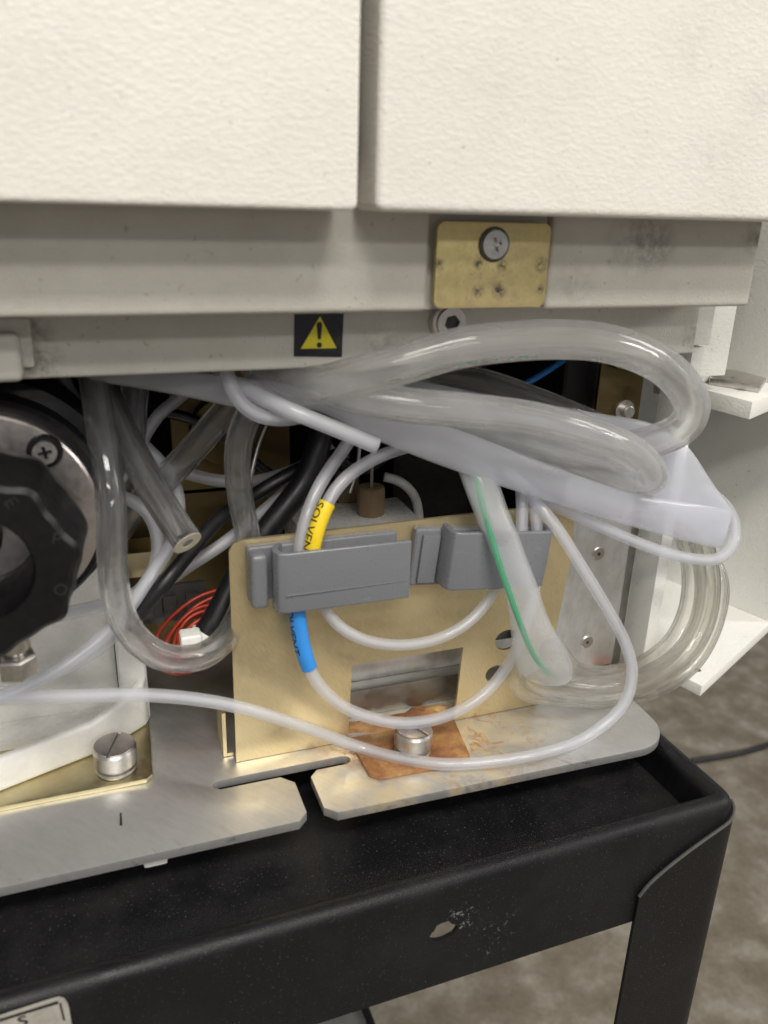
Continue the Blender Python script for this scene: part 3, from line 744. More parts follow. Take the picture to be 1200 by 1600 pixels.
# grey plastic tube clips
def clip1():
    yb, yf = PY - .1, 25
    a, b_, c_, d_ = W(434, 868, yf), W(638, 845, yf), W(644, 927, yf), W(440, 956, yf)
    zt, zb_ = (a.z + b_.z) / 2, (c_.z + d_.z) / 2; x0, x1 = a.x - 1, (b_.x + c_.x) / 2
    k = brk.part('tube_clip', MB().box(W(388, 880, 36).x, W(622, 832, 37).x, yb - 4.5, yb, zb_ - 1, W(530, 842, 37).z), 'grey_plastic', bevel=1.3, bseg=3, label='left grey plastic tube clip')
    # front cover curving round at its left end to the back
    P = [(x0 + 3.4, yb - 4.6), (x0 + .6, yb - 8), (x0, yf + 5), (x0 + 1.5, yf + 1.2), (x0 + 5, yf), (x1, yf - .6), (x1, yf + 1.8), (x0 + 5.5, yf + 2.4), (x0 + 3.2, yf + 3.6), (x0 + 2.6, yf + 6), (x0 + 3, yb - 8.2), (x0 + 5.6, yb - 4.6)]
    brk.part('clip_cover', MB().prism([Vector((x, y, zb_ - 1.4)) for x, y in P], (0, 0, zt - zb_ + 1.4)), 'grey_plastic', parent=k, bevel=.75, bseg=3)
    brk.part('clip_block', MB().box(W(390, 880, 33).x, x0 - 1.6, 29.5, yb - 4.6, zb_ - .6, zt - 1.5), 'grey_plastic', parent=k, bevel=2.2, bseg=4)
    brk.part('mould_seam', MB().box(x0 + 4, x1 - 1, yf - .72, yf + .2, zb_ + 6.2, zb_ + 6.42), 'grey_plastic', parent=k)
def clip2():
    yb, yf = PY - .1, 24.5
    zc = lambda px, py, y: W(px, py, y).z
    zt, zb_ = zc(778, 834, yf), zc(778, 916, yf); x0, x1 = W(706, 836, yf).x, W(866, 832, yf).x; xb = W(646, 830, 38).x
    piv = Vector(((x0 + x1) / 2, 0, (zt + zb_) / 2)); A = math.radians(5.5)
    def tilt(mb):
        for p in mb.v:
            dx, dz_ = p.x - piv.x, p.z - piv.z; p.x = piv.x + dx * math.cos(A) + dz_ * math.sin(A); p.z = piv.z - dx * math.sin(A) + dz_ * math.cos(A)
        return mb
    zk = zc(760, 826, 37)
    k = brk.part('tube_clip', tilt(MB().box(xb, x1 + 2, yb - 5, yb, zb_ - 4.5, zk)), 'grey_plastic', bevel=1.8, bseg=3, label='right grey plastic tube clip')
    brk.part('clip_block', tilt(MB().box(xb + 2.6, x0 - .3, yb - 7, yb - 5.02, zb_ - 2.5, zk - 2)), 'grey_plastic', parent=k, bevel=.8)
    P = [(x0, yb - 5.1), (x0 - .2, yf + 4), (x0 + 1.2, yf + 1), (x0 + 4, yf), (x1 - 4, yf), (x1 - 1, yf + 1), (x1 + .6, yf + 4), (x1 + .6, yb - 5.1), (x1 - 2, yb - 5.1), (x1 - 2, yf + 4.4), (x1 - 4, yf + 2.4), (x0 + 4.4, yf + 2.4), (x0 + 2.4, yf + 4.4), (x0 + 2.4, yb - 5.1)]
    brk.part('clip_cover', tilt(MB().prism([Vector((x, y, zb_ - 1.4)) for x, y in P], (0, 0, zt - zb_ + 1.4))), 'grey_plastic', parent=k, bevel=.75, bseg=3)
    brk.part('clip_lip', tilt(MB().box(x1 + .7, x1 + 2.8, yf + 6, yb - 5.1, zb_ + 4, zb_ + 12)), 'grey_plastic', parent=k, bevel=.8)
clip1(); clip2()
# what shows through the window: a machined sill with a bright step
sill = Thing('machined_sill', 'grey machined step with brown corrosion seen through the bracket window', 'metal block', (122, 70, 0))
sill.part('upper_step', MB().box(60, 190, 74, 90, 22, 44), 'dull_grey_metal', bevel=.4)
sill.part('middle_step', MB().box(60, 190, 66, 73.95, 12, 24), 'aluminium_post', bevel=.8)
sill.part('lower_step', MB().box(60, 190, 58, 65.95, .1, 14), 'dull_grey_metal', bevel=.5)
mbr = MB(); rr = random.Random(4)
def crust(c, rx, ry, h, seed):
    g = random.Random(seed); vs = []; fs = []; n = 22; rings = 5
    vs.append(Vector((c[0], c[1], c[2] + h)))
    ph = [g.uniform(0, 6.28) for _ in range(4)]
    for r in range(1, rings + 1):
        for i in range(n):
            t = 2 * math.pi * i / n; k = (1 + .18 * math.sin(2 * t + ph[0]) + .12 * math.sin(5 * t + ph[1]) + .07 * math.sin(9 * t + ph[2])) * r / rings
            z = h * (1 - (r / rings) ** 2) * (1 + .10 * math.sin(3 * t + ph[3])) if r < rings else -.3
            vs.append(Vector((c[0] + rx * k * math.cos(t), c[1] + ry * k * math.sin(t), c[2] + z)))
    for i in range(n): fs.append([0, 1 + i, 1 + (i + 1) % n])
    for r in range(rings - 1):
        for i in range(n): fs.append([1 + r * n + i, 1 + (r + 1) * n + i, 1 + (r + 1) * n + (i + 1) % n, 1 + r * n + (i + 1) % n])
    return vs, fs
for (c, rx, ry, h, sd_) in (((118, 50, 0), 16, 6.5, 1.6, 1), ((134, 51, 0), 15, 6.5, 2.6, 2), ((104, 51, 0), 12, 6, 1.2, 3)):
    vs, fs = crust(c, rx, ry, h, sd_); sill.part('corrosion_crust', MB().add(vs, fs), 'rusty_tab')

# ================================================================== THUMB SCREWS
def thumb(c, label, r=8.4, rot=.2):
    t = Thing('thumb_screw', label, 'screw', c, 'slotted steel thumb screws')
    c = Vector(c)
    t.part('shank_washer', MB().lathe([(0, 0), (r * .92, 0), (r * .96, .8), (r * .92, 1.7), (r * .80, 1.9), (r * .78, 3.0), (0, 3.0)], c, (0, 0, 1), 48), 'steel')
    head = MB().lathe([(0, 3.02), (r * .94, 3.02), (r, 3.9), (r, 9.9), (r * .92, 11.0), (0, 11.0)], c, (0, 0, 1), 48)
    h = t.part('head', head, 'steel', angle=18)
    ca, sa = math.cos(rot), math.sin(rot); hw = .75
    for sgn in (-1, 1):
        L = []; a0 = math.asin(hw / (r * .92))
        for i in range(15):
            a = a0 + (math.pi - 2 * a0) * i / 14; L.append((r * .92 * math.cos(a), sgn * r * .92 * math.sin(a)))
        t.part('slot_land', MB().prism([Vector((c.x + x * ca - y * sa, c.y + x * sa + y * ca, c.z + 11.02)) for x, y in L], (0, 0, .9)), 'dark_steel', parent=h, bevel=.12)
thumb(Z(182, 1200, 2.6), 'slotted steel thumb screw beside the white plastic tray', 8.6, math.radians(70))
thumb((119, 24.5, 2.25), 'slotted steel thumb screw on the rust-brown tab', 8.2, math.radians(115))

# ================================================================== TRAY AND ITS PLATE
yp = Thing('chromate_plate', 'yellow zinc-plated steel strip under the white tray', 'metal plate', (-30, 60, 0))
yp.part('strip', MB().prism([Vector((x, y, .1)) for x, y in ((-330, 40), (9.5, 40), (12, 42.5), (14.5, 100), (-330, 100))], (0, 0, 2.2)), 'zinc_yellow', bevel=.5)
tray = Thing('drip_tray', 'white moulded plastic drip tray behind the long tube at left', 'tray', (-20, 70, 2.4))
f0, f1, f2 = Z(-60, 1262, 2.4), Z(152, 1178, 2.4), Z(206, 1148, 2.4)
pth = [Vector((f0.x, f0.y, 0)), Vector((f1.x, f1.y, 0)), Vector((f2.x, f2.y, 0)), Vector((12.5, f2.y + 5, 0)), Vector((14.6, f2.y + 10, 0)), Vector((14.8, f2.y + 24, 0))]
inn = []
T, _n = frames(pth)
for p, t in zip(pth, T): inn.append(p + Vector((-t.y, t.x, 0)) * 4)
tw = MB(); n = len(pth)
for lst in (pth, inn):
    for i, p in enumerate(lst):
        zt = (17, 17.5, 21, 24, 26, 26)[i]
        tw.v.append(Vector((p.x, p.y, 2.4)))
        tw.v.append(Vector((p.x, p.y, zt)))
for i in range(n - 1):
    a = 2 * i; b_ = 2 * (n + i)
    tw.f += [[a, a + 2, a + 3, a + 1], [b_, b_ + 1, b_ + 3, b_ + 2], [a + 1, a + 3, b_ + 3, b_ + 1], [a, b_, b_ + 2, a + 2]]
tw.f += [[0, 1, 2 * n + 1, 2 * n], [2 * n - 2, 4 * n - 2, 4 * n - 1, 2 * n - 1]]
tray.part('front_wall', tw, 'white_plastic', bevel=1.7, bseg=4)
tray.part('corner_post', MB().box(2.5, 14.7, 80, 94, 2.5, 62), 'white_plastic', bevel=2.5, bseg=4)
tray.part('back_panel', MB().box(-200, 2.3, 92, 95, 2.4, 74), 'white_plastic', bevel=.8)
tray.part('tray_floor', MB().box(-200, 4, 76, 91.9, 2.4, 6), 'white_plastic')

# ================================================================== PUMP HEAD WITH HAND WHEEL
KX, KZ = -34.3, 121.3
pump = Thing('pump_head', 'round steel pump head at the left with a black knob on it', 'pump', (KX, 35, KZ - 42))
pump.part('housing', MB().lathe([(0, 37), (38.5, 37), (40, 39), (40, 50), (44, 52), (44, 110), (0, 110)], (KX, 0, KZ), (0, 1, 0), 72), 'black_plastic', angle=30)
pump.part('face_disc', MB().lathe([(0, 33), (35.2, 33), (36, 33.8), (36, 36.9), (0, 36.9)], (KX, 0, KZ), (0, 1, 0), 96), 'dark_steel', angle=25)
sp = W(70, 705, 32)
so = pump.part('face_screw', MB().lathe([(0, 0), (5.0, 0), (5.6, -.9), (5.6, -2.4), (0, -2.4)], (sp.x, 30.6, sp.z), (0, -1, 0), 30), 'black_plastic')
pump.part('screw_socket', pierced_disc(Vector((sp.x, 29.6, sp.z)), 3.8, 2.2, .6, .95, .2), 'steel', parent=so, angle=30)
nutc = W(25, 1032, 8)
fit = pump.part('fitting', MB().lathe([(0, 22), (5.0, 22), (5.0, 4.6), (3.4, 4.2), (3.4, 2.6), (0, 2.6)], nutc, (0, 0, 1), 24).lathe([(0, 2.5), (5.6, 2.5), (6.6, 1.6), (6.6, -4.4), (5.6, -5.4), (0, -5.4)], nutc, (0, 0, 1), 6), 'steel', angle=25, bevel=.2)
knob = Thing('hand_knob', 'black lobed plastic knob with a round bore on the steel pump head', 'knob', (KX, 10, KZ - 28))
def lobe(t, k): return 1 + .035 * math.cos(8 * t + .9) + .012 * math.cos(16 * t + 1.8)
kp = [(15.6, -6.5), (16.4, -8), (26.0, -8), (27.6, -6.6), (28.6, 4), (30.6, 13), (30.0, 20), (24.0, 27), (21.0, 32.6), (15.6, 32.6)]
amp = [0, 0, 1, 1.0, .9, .7, .5, .3, 0, 0]
km = MB().ringlathe(kp, (KX, 0, KZ), (0, 1, 0), 120, lambda t, k: 1 + (lobe(t, k) - 1) * 1.25 * amp[k])
kb = knob.part('grip', km, 'black_plastic', angle=38)
knob.part('bore_bottom', MB().lathe([(0, 22), (15.5, 22), (15.5, 24), (0, 24)], (KX, 0, KZ), (0, 1, 0), 40).lathe([(0, 12), (5, 12), (6, 14), (6, 21.9), (0, 21.9)], (KX, 0, KZ), (0, 1, 0), 24), 'dark_steel')
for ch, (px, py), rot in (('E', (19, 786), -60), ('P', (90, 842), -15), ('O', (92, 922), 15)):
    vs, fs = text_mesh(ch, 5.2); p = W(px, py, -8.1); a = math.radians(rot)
    knob.part('lettering', MB().add([Vector((p.x + (v.x - 1.6) * math.cos(a) - (v.y - 1.8) * math.sin(a), -8.12, p.z + (v.x - 1.6) * math.sin(a) + (v.y - 1.8) * math.cos(a))) for v in vs], fs), 'highlight_black', parent=kb)

# ================================================================== INSIDE THE BAY
def inner(name, mb, m, label, cat, loc, **kw): return single(name, mb, m, label, cat, loc, **kw)
inner('motor_block', MB().box(36, 92, 130, 180, 92, 150).lathe([(0, 0), (16, 0), (16, 8), (0, 8)], (60, 130, 122), (0, -1, 0), 32), 'dark_chromate', 'dark olive motor block deep in the bay', 'motor', (64, 155, 92), bevel=1)
inner('motor_support', MB().box(10, 120, 132, 180, 2, 90), 'dark_chromate', 'dark olive upright plate under the motor block', 'metal plate', (60, 155, 2), bevel=1)
inner('tan_rail', MB().box(-180, 34, 104, 122, 62, 74), 'zinc_yellow', 'tan metal rail behind the white tray', 'rail', (-60, 112, 62), bevel=.6)
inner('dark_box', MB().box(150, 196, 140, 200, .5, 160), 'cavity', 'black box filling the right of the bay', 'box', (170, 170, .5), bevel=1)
man = Thing('manifold', 'white manifold block with a brown knurled fitting behind the bracket', 'manifold', (122, 108, 60))
man.part('block', MB().box(88, 148, 92, 128, 60, 80), 'white_plastic', bevel=1.2)
for (px, py, r, z0, h) in ((579, 802, 6.6, 80.1, 14), (542, 780, 6.0, 80.1, 16)):
    p = Z(px, py, z0)
    nut = man.part('fitting_nut', MB().lathe([(0, 0), (r, 0), (r, h * .85), (r * .93, h), (r * .45, h), (r * .45, h - 2), (0, h - 2)], (p.x, p.y, z0), (0, 0, 1), 72, lambda t, hh: 1 + .018 * (1 if int(t / (2 * math.pi) * 72) % 2 else -1)), 'peek', angle=20)
    man.part('capillary', sweep(MB(), spline([(p.x, p.y, z0 + h - 2), (p.x + .3, p.y + 1, z0 + h + 14), (p.x, p.y + 6, z0 + h + 34)]), .9, 0, 10), 'steel', parent=nut)
tube('spare_line', [(600, 745, 118), (625, 752, 116), (648, 775, 114), (655, 815, 112), (650, 860, 112)], 2.4, 0, 'white_plastic', 'off-white hose curling down behind the white manifold', seg=12)
tube('blue_wire', [(820, 600, 96), (850, 583, 96), (880, 563, 100)], 1.6, 0, 'blue_sleeve', 'short dark blue wire high in the bay', 'wire', seg=10)

tube('steel_capillary', [(428, 590, 112), (420, 650, 108), (405, 690, 104), (392, 745, 100), (386, 800, 98)], 1.1, 0, 'steel', 'thin steel capillary bending down left of the thick black cable', 'capillary', group='steel capillaries', seg=10)
tube('steel_capillary', [(560, 640, 112), (562, 690, 110), (557, 735, 108), (546, 770, 106)], 1.1, 0, 'steel', 'thin steel capillary dropping into the rear fitting nut', 'capillary', group='steel capillaries', seg=10)
tube('black_cable', [(660, 640, 124), (610, 700, 122), (590, 725, 120), (560, 735, 118), (530, 715, 118), (505, 690, 122)], 2.6, 0, 'rubber', 'short black cable sagging behind the manifold fittings', 'cable', group='black cables in the bay')
tube('black_cable', [(240, 640, 118), (300, 655, 116), (360, 690, 114), (430, 745, 112), (500, 760, 114)], 2.4, 0, 'rubber', 'black cable crossing the dark back of the bay behind the clear tubes', 'cable', group='black cables in the bay')
pl_ = Thing('solenoid_valve', 'small dark valve with brown cap deep behind the yellow-marked tube', 'valve', (92, 128, 80))
vv = Z(512, 772, 80)
pl_.part('body', MB().box(vv.x - 7, vv.x + 7, vv.y, vv.y + 14, 80.2, 100), 'dark_metal', bevel=.8)
pl_.part('cap', MB().lathe([(0, 0), (5, 0), (5, 6), (4, 7), (0, 7)], (vv.x, vv.y + 7, 100.1), (0, 0, 1), 24), 'peek')
hb = W(215, 905, 100)
inner('terminal_block', MB().box(hb.x - 6, hb.x + 30, 100, 103.5, 40, 58).box(hb.x, hb.x + 6, 97, 99.9, 44, 54).box(hb.x + 10, hb.x + 16, 97, 99.9, 44, 54).box(hb.x + 20, hb.x + 26, 97, 99.9, 44, 54), 'dark_metal', 'dark terminal block between the tray and the bracket', 'terminal', (hb.x + 12, 101, 40), bevel=.5)

# ================================================================== FLAT FROSTED SLEEVES
S = flat_sleeve([((120, 575), (150, 596), 62, 3), ((250, 578), (270, 616), 60, 3), ((380, 590), (392, 640), 54, 3.2), ((520, 612), (490, 640), 42, 4), ((600, 636), (570, 680), 36, 3.6), ((720, 672), (690, 728), 31, 4), ((850, 722), (820, 772), 28, 4), ((980, 768), (960, 815), 27, 3.8), ((1080, 786), (1065, 844), 28, 3), ((1142, 797), (1128, 858), 30, .9)])
sl = single('frosted_sleeve', S[0], 'frosted_sleeve', 'broad frosted plastic sleeve sloping down across the bay to a folded end', 'sleeve', S[1][len(S[1]) // 2], recalc=False, angle=60)
S2 = flat_sleeve([((1144, 800), (1130, 852), 33, .9), ((1112, 752), (1085, 830), 38, 3), ((1070, 692), (1030, 790), 44, 4), ((1020, 662), (985, 745), 48, 4), ((930, 645), (905, 715), 51, 4), ((800, 622), (790, 690), 54, 4), ((640, 592), (630, 645), 58, 4), ((520, 570), (510, 620), 64, 4)])
child(sl, 'folded_back_length', S2[0], 'frosted_sleeve', recalc=False, angle=60)
S3 = flat_sleeve([((772, 735), (712, 720), 36, 5), ((790, 790), (735, 785), 28, 6), ((832, 900), (783, 895), 17, 7), ((858, 970), (798, 975), 14, 8), ((884, 1012), (803, 1030), 14, 8), ((896, 1040), (808, 1048), 15, 8), ((894, 1054), (822, 1058), 16, 7)])
gs = single('striped_sleeve', S3[0], 'thin_frosted_sleeve', 'frosted sleeve with a green line hanging over the right clip', 'sleeve', S3[1][len(S3[1]) // 2], recalc=False, angle=60)
gp = spline([W(*p) for p in ((742, 745, 31), (757, 800, 24), (780, 880, 15.5), (806, 955, 11), (827, 1010, 10), (842, 1036, 11), (858, 1053, 13))], 2)
child(gs, 'green_line', sweep(MB(), gp, 1.2, 0, 12), 'green_line')

# ================================================================== CLEAR VINYL TUBES
R1, I1 = 6.7, 4.0
big, bigpath = tube('clear_tube', [(395, 560, 66), (415, 578, 58), (450, 598, 46), (500, 602, 32), (560, 588, 22), (630, 568, 17), (720, 543, 14), (800, 533, 13), (870, 530, 13), (947, 536, 13), (1030, 568, 15), (1072, 610, 18), (1081, 645, 22), (1062, 672, 28), (1013, 692, 35), (940, 702, 41), (850, 692, 46), (740, 665, 50), (640, 630, 54), (540, 590, 62), (500, 565, 70)], 7.2, 4.4, 'clear_vinyl_pale', 'large clear tube looping widest to the right below the socket screw', group='clear vinyl tubes', seg=24)
tube('clear_tube', [(470, 580, 52), (510, 605, 34), (570, 622, 24), (640, 634, 19), (720, 641, 16), (820, 652, 14), (907, 673, 13), (970, 696, 14), (1010, 724, 17), (1018, 750, 23), (992, 752, 30), (940, 735, 35.5), (870, 715, 40), (790, 692, 44), (690, 655, 48), (600, 618, 56), (540, 585, 66)], 6.4, 3.9, 'clear_vinyl_pale', 'clear tube making a tight hairpin in front of the broad frosted sleeve', group='clear vinyl tubes', seg=24)
tube('clear_tube', [(600, 560, 72), (690, 586, 62), (760, 600, 58), (840, 628, 57), (920, 660, 57), (1000, 700, 58), (1060, 745, 56), (1085, 800, 50), (1098, 860, 42), (1106, 910, 36), (1098, 970, 32), (1070, 1020, 28), (1020, 1056, 24), (950, 1076, 22), (880, 1074, 21), (835, 1062, 25), (820, 1040, 30), (838, 1020, 31)], 6.0, 3.7, 'clear_vinyl_yellowed', 'outermost clear tube of the loop hanging at the right, passing under the striped sleeve', group='clear vinyl tubes', seg=24)
tube('clear_tube', [(1000, 735, 66), (1045, 780, 62), (1070, 830, 56), (1084, 890, 48), (1080, 950, 43), (1056, 1003, 38), (1008, 1042, 34), (950, 1060, 30), (905, 1056, 25), (880, 1040, 20), (862, 1015, 17)], 6.0, 3.6, 'clear_vinyl_yellowed', 'inner clear tube of the right-hand loop ending in the striped sleeve', group='clear vinyl tubes', seg=24)
tube('clear_tube', [(1010, 760, 74), (1050, 800, 70), (1090, 850, 60), (1122, 905, 48), (1117, 965, 42), (1085, 1030, 38), (1030, 1072, 36), (950, 1090, 33), (870, 1088, 31), (815, 1075, 31), (806, 1052, 30), (835, 1032, 29)], 5.0, 3.2, 'clear_vinyl_yellowed', 'slim clear tube along the outside of the right-hand loop', group='clear vinyl tubes', seg=20)
tube('clear_tube', [(140, 570, 66), (150, 620, 58), (162, 700, 42), (173, 780, 32), (175, 860, 27), (181, 930, 24), (205, 990, 23), (255, 1027, 23), (305, 1028, 26), (340, 1010, 36), (365, 978, 50), (385, 925, 58), (391, 870, 60), (385, 825, 60), (375, 775, 60), (371, 722, 58), (376, 680, 56), (392, 640, 57), (410, 590, 64)], 5.1, 3.0, 'clear_vinyl', 'clear tube hanging beside the pump head in a deep U', group='clear vinyl tubes', seg=24)
ot, opath = tube('clear_tube', [(150, 570, 80), (172, 630, 70), (200, 690, 58), (232, 752, 46), (264, 805, 36), (293, 848, 27)], 5.5, 2.2, 'clear_vinyl', 'clear tube hanging with its cut open end towards the front', group='clear vinyl tubes', seg=24)
od = (opath[-1] - opath[-3]).normalized()
child(ot, 'cut_face', MB().ringlathe([(2.25, .05), (5.4, .05), (5.4, .25), (2.25, .25)], opath[-1], od, 32), 'cut_face')
child(ot, 'bore', MB().lathe([(0, -3), (2.15, -3), (2.15, -2.6), (0, -2.6)], opath[-1], od, 24), 'rubber')
tube('clear_tube', [(430, 575, 78), (395, 605, 77), (356, 640, 78), (308, 695, 80), (254, 752, 82), (215, 790, 88), (185, 830, 98)], 5.7, 3.4, 'clear_vinyl', 'clear tube slanting down leftwards behind the open-ended tube', group='clear vinyl tubes', seg=24)
tube('clear_tube', [(215, 570, 92), (208, 640, 88), (206, 690, 88), (190, 760, 96)], 5.4, 3.2, 'clear_vinyl', 'short clear tube in shade close behind the open-ended tube', group='clear vinyl tubes', seg=20)

# ================================================================== THIN MILKY TUBES
R2, I2 = 2.6, 1.2
G = 'thin milky tubes'
tube('milky_tube', [(-60, 1088, 20), (0, 1090, 22), (100, 1088, 24), (230, 1086, 27), (330, 1096, 29), (400, 1112, 30), (470, 1134, 30), (560, 1167, 'z', 4.8), (620, 1184, 'z', 3.8), (690, 1194, 'z', 3.8), (770, 1190, 'z', 4.5), (850, 1176, 'z', 7), (925, 1146, 10), (975, 1100, 12), (988, 1050, 14), (975, 1000, 16), (945, 945, 18), (905, 880, 21), (868, 822, 26), (838, 785, 34), (815, 760, 44), (795, 735, 54)], R2, I2, 'milky_ptfe', 'long milky tube lying across the whole front of the base plate', group=G)
tube('milky_tube', [(800, 745, 46), (850, 782, 40), (905, 808, 35), (960, 832, 30), (1020, 857, 26), (1080, 873, 23), (1125, 872, 22), (1146, 850, 24), (1148, 820, 32), (1135, 790, 44), (1100, 760, 52)], R2, I2, 'milky_ptfe', 'milky tube wrapped round the folded end of the broad sleeve', group=G)
bt, bpath = tube('milky_tube', [(466, 880, 32), (464, 930, 32), (466, 970, 31), (474, 1015, 29), (490, 1058, 27), (530, 1100, 25), (580, 1122, 24), (640, 1130, 24), (700, 1118, 25), (750, 1090, 27), (785, 1052, 29), (808, 1010, 31), (826, 960, 32), (836, 915, 32), (838, 880, 32)], R2, I2, 'milky_ptfe', 'milky tube with blue marker sleeve drooping across the bracket window', group=G)
tube('milky_tube', [(496, 920, 32), (508, 950, 31), (530, 978, 30), (570, 1000, 28), (630, 1008, 27), (690, 996, 28), (735, 970, 29), (765, 935, 31), (782, 905, 32), (790, 870, 32)], R2 * .92, I2, 'milky_ptfe', 'milky tube in a shallow arc between the two grey clips', group=G)
tube('milky_tube', [(470, 905, 32), (468, 860, 33), (478, 810, 36), (500, 757, 42), (530, 712, 50), (555, 675, 58), (580, 630, 66)], R2, I2, 'milky_ptfe', 'milky tube rising from the left clip beside the yellow marker sleeve', group=G)
yt, ypath = tube('milky_tube', [(484, 905, 31), (487, 860, 31), (497, 820, 32), (512, 785, 34), (535, 752, 37), (575, 722, 42), (630, 700, 50), (690, 690, 62)], R2, I2, 'milky_ptfe', 'milky tube with yellow marker sleeve entering the left clip', group=G)
tube('milky_tube', [(814, 760, 44), (816, 790, 36), (815, 830, 33), (812, 870, 32)], R2, I2, 'milky_ptfe', 'short milky tube entering the right clip, left of a pair', group=G)
tube('milky_tube', [(828, 762, 42), (835, 795, 35), (840, 830, 32), (838, 860, 32)], R2 * .95, I2, 'milky_ptfe', 'short milky tube entering the right clip, right of a pair', group=G)
tube('milky_tube', [(330, 560, 70), (352, 590, 60), (390, 612, 46), (450, 640, 34), (520, 668, 29), (589, 697, 26)], R2 * 1.15, 2.0, 'milky_ptfe', 'cut milky tube end poking out above the manifold fitting', group=G)
tube('milky_tube', [(352, 560, 60), (356, 590, 48), (372, 625, 41), (400, 648, 40), (440, 655, 42), (475, 650, 48)], R2 * 1.05, I2, 'milky_ptfe', 'milky tube curling round the underside of the bundle at the left', group=G)
tube('milky_tube', [(140, 765, 80), (190, 775, 74), (230, 800, 68), (247, 845, 64), (240, 890, 61), (212, 928, 60), (167, 944, 60), (110, 957, 60), (60, 968, 62), (0, 976, 66)], R2, I2, 'milky_ptfe', 'milky tube looping from behind the clear U towards the knob', group=G)
tube('milky_tube', [(220, 690, 100), (262, 735, 92), (280, 785, 76), (268, 848, 62), (234, 902, 48), (197, 955, 38), (152, 1002, 32), (98, 1042, 28), (40, 1074, 24), (-50, 1108, 20)], R2, I2, 'milky_ptfe', 'milky tube sweeping down leftwards in front of the white tray', group=G)
tube('milky_tube', [(520, 700, 96), (458, 757, 88), (401, 807, 78), (345, 852, 68), (293, 886, 64), (240, 925, 60), (195, 975, 52), (150, 1016, 46), (95, 1046, 42), (30, 1060, 40), (-50, 1066, 40)], R2, I2, 'milky_ptfe', 'milky tube running from behind the black cable down to the tray', group=G)
tube('milky_tube', [(310, 590, 90), (280, 622, 92), (250, 646, 94), (226, 682, 96), (205, 730, 100)], R2, I2, 'milky_ptfe', 'milky tube arching in shade under the broad sleeve', group=G)
tube('milky_tube', [(190, 670, 104), (217, 702, 102), (250, 727, 100), (297, 741, 100), (341, 751, 100), (395, 752, 102), (450, 738, 106), (500, 715, 112)], R2 * 1.1, I2, 'milky_ptfe', 'milky tube sagging across the dark back of the bay', group=G)
tube('milky_tube', [(85, 565, 88), (105, 605, 82), (130, 650, 76), (150, 700, 74)], R2, I2, 'milky_ptfe', 'short milky tube in shade above the pump head', group=G)
# marker sleeves and faint print
def marker(path, a, b_, r, m, parent, body, size, ang, start=1.5):
    L = [0]
    for i in range(1, len(path)): L.append(L[-1] + (path[i] - path[i - 1]).length)
    sub = [p for p, l in zip(path, L) if a <= l <= b_]
    k = child(parent, 'marker_sleeve', sweep(MB(), sub, r, 2.7, 24), m, recalc=False, angle=50)
    o = child(parent, 'lettering', text_on_tube(body, size, sub, r, start, ang), 'print_black', recalc=False)
    o.parent = k
def length_at(path, px, py):
    best = None; L = 0
    for i, p in enumerate(path):
        if i: L += (p - path[i - 1]).length
        d = p - CAM; wv = d.dot(FW); q = (600 + FPX * d.dot(RT) / wv - px) ** 2 + (800 - FPX * d.dot(UP) / wv - py) ** 2
        if best is None or q < best[0]: best = (q, L)
    return best[1]
child(big, 'faded_print', text_on_tube('-- - - -  - -- -', 6.5, bigpath, 7.25, length_at(bigpath, 700, 548), -.75), 'print_teal', recalc=False)
yr = list(reversed(ypath))
marker(yr, length_at(yr, 516, 784), length_at(yr, 485, 880), 3.2, 'yellow_sleeve', yt, 'SOLVENT', 5.0, -.8, .8)
marker(bpath, length_at(bpath, 464, 935), length_at(bpath, 484, 1045), 3.2, 'blue_sleeve', bt, 'SOLVENT', 5.0, -1.1, .5)

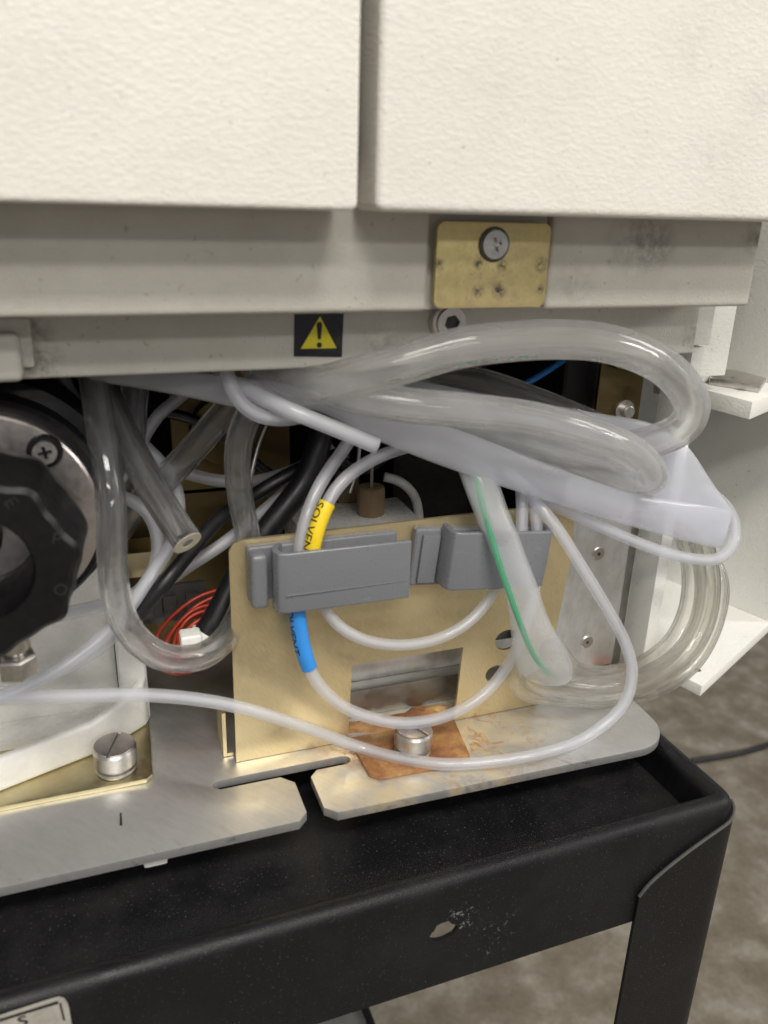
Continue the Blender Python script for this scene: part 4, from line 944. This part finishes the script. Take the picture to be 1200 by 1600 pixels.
# ================================================================== CABLES AND WIRES
tube('black_cable', [(515, 600, 90), (508, 650, 84), (496, 700, 78), (478, 748, 75), (440, 800, 72), (400, 850, 70), (365, 910, 66), (340, 960, 62), (315, 1000, 60), (300, 1030, 60)], 5.2, 0, 'rubber', 'thick black cable running down behind the brass-coloured bracket', 'cable', group='black cables in the bay')
tube('black_cable', [(540, 705, 92), (458, 738, 82), (395, 775, 78), (345, 808, 68), (300, 858, 55), (262, 905, 46), (225, 948, 45), (196, 978, 45)], 3.0, 0, 'rubber', 'thinner black cable passing behind the open tube end', 'cable', group='black cables in the bay')
red_at = ('outermost', 'second from outside', 'third from outside', 'fourth from outside', 'fifth from outside', 'innermost')
for k in range(6):
    d = k * 1.0; jt = lambda a: random.uniform(-1.9 * a, 1.9 * a)
    tube('red_wire', [(385, 912 + 5 * d, 80 - 2 * d), (350 + jt(4), 926 + 5 * d + jt(4), 78 - 2 * d), (310 + jt(6), 940 + 5 * d + jt(6), 76 - 2 * d), (276 + 3 * d + jt(5), 958 + 6 * d + jt(5), 74 - 2 * d), (255 + 5 * d + jt(5), 990 + 4 * d + jt(4), 73 - 2 * d), (248 + 7 * d + jt(4), 1028 + jt(6), 73 - 2 * d), (258 + 5 * d + jt(5), 1050 - d + jt(4), 74 - 2 * d), (285 + 3 * d + jt(6), 1054 - 2 * d, 78 - 2 * d), (320, 1040, 84)], .8, 0, 'red_wire', 'thin red wire behind the deep clear U, ' + red_at[k] + ' of its looped bunch', 'wire', group='bunch of red wires', seg=8)
ct = W(298, 1000, 54)
tie = Thing('cable_tie', 'white cable tie head on the thick black cable', 'cable tie', ct)
tie.part('head', MB().box(ct.x - 4.2, ct.x + 4.2, ct.y - 4, ct.y + 4, ct.z - 4, ct.z + 3.6), 'white_plastic', bevel=1.2, bseg=3)
tp = W(318, 998, 61)
tie.part('band', MB().ringlathe([(5.4, -1.6), (6.3, -1.6), (6.3, 1.6), (5.4, 1.6)], W(320, 993, 61), (W(340, 960, 62) - W(315, 1000, 60)), 24), 'white_plastic')
# rust flakes caught behind the tubes at the foot of the post
for k, (px, py) in enumerate(((948, 1053), (960, 1048), (970, 1054))):
    p = Z(px, py, 2.0); vs, fs = crust((0, 0, 0), 3.2 - k * .4, 2.4, 3.2, 20 + k)
    single('rust_flake', MB().add([Vector((p.x, p.y, .2)) + v for v in vs], fs), 'rust_flake', ('orange rust flake at the foot of the post, leftmost of three', 'orange rust flake at the foot of the post, middle of three', 'orange rust flake at the foot of the post, rightmost of three')[k], 'rust', (p.x, p.y, .2), 'orange rust flakes')
tube('floor_cable', [(1080, 1190, 'z', FLOOR + 6), (1120, 1183, 'z', FLOOR + 6), (1160, 1176, 'z', FLOOR + 6), (1200, 1164, 'z', FLOOR + 6), (1260, 1140, 'z', FLOOR + 6), (1320, 1100, 'z', FLOOR + 6)], 6, 0, 'rubber', 'dark cable lying on the concrete floor beyond the cart', 'cable', seg=10, step=15)
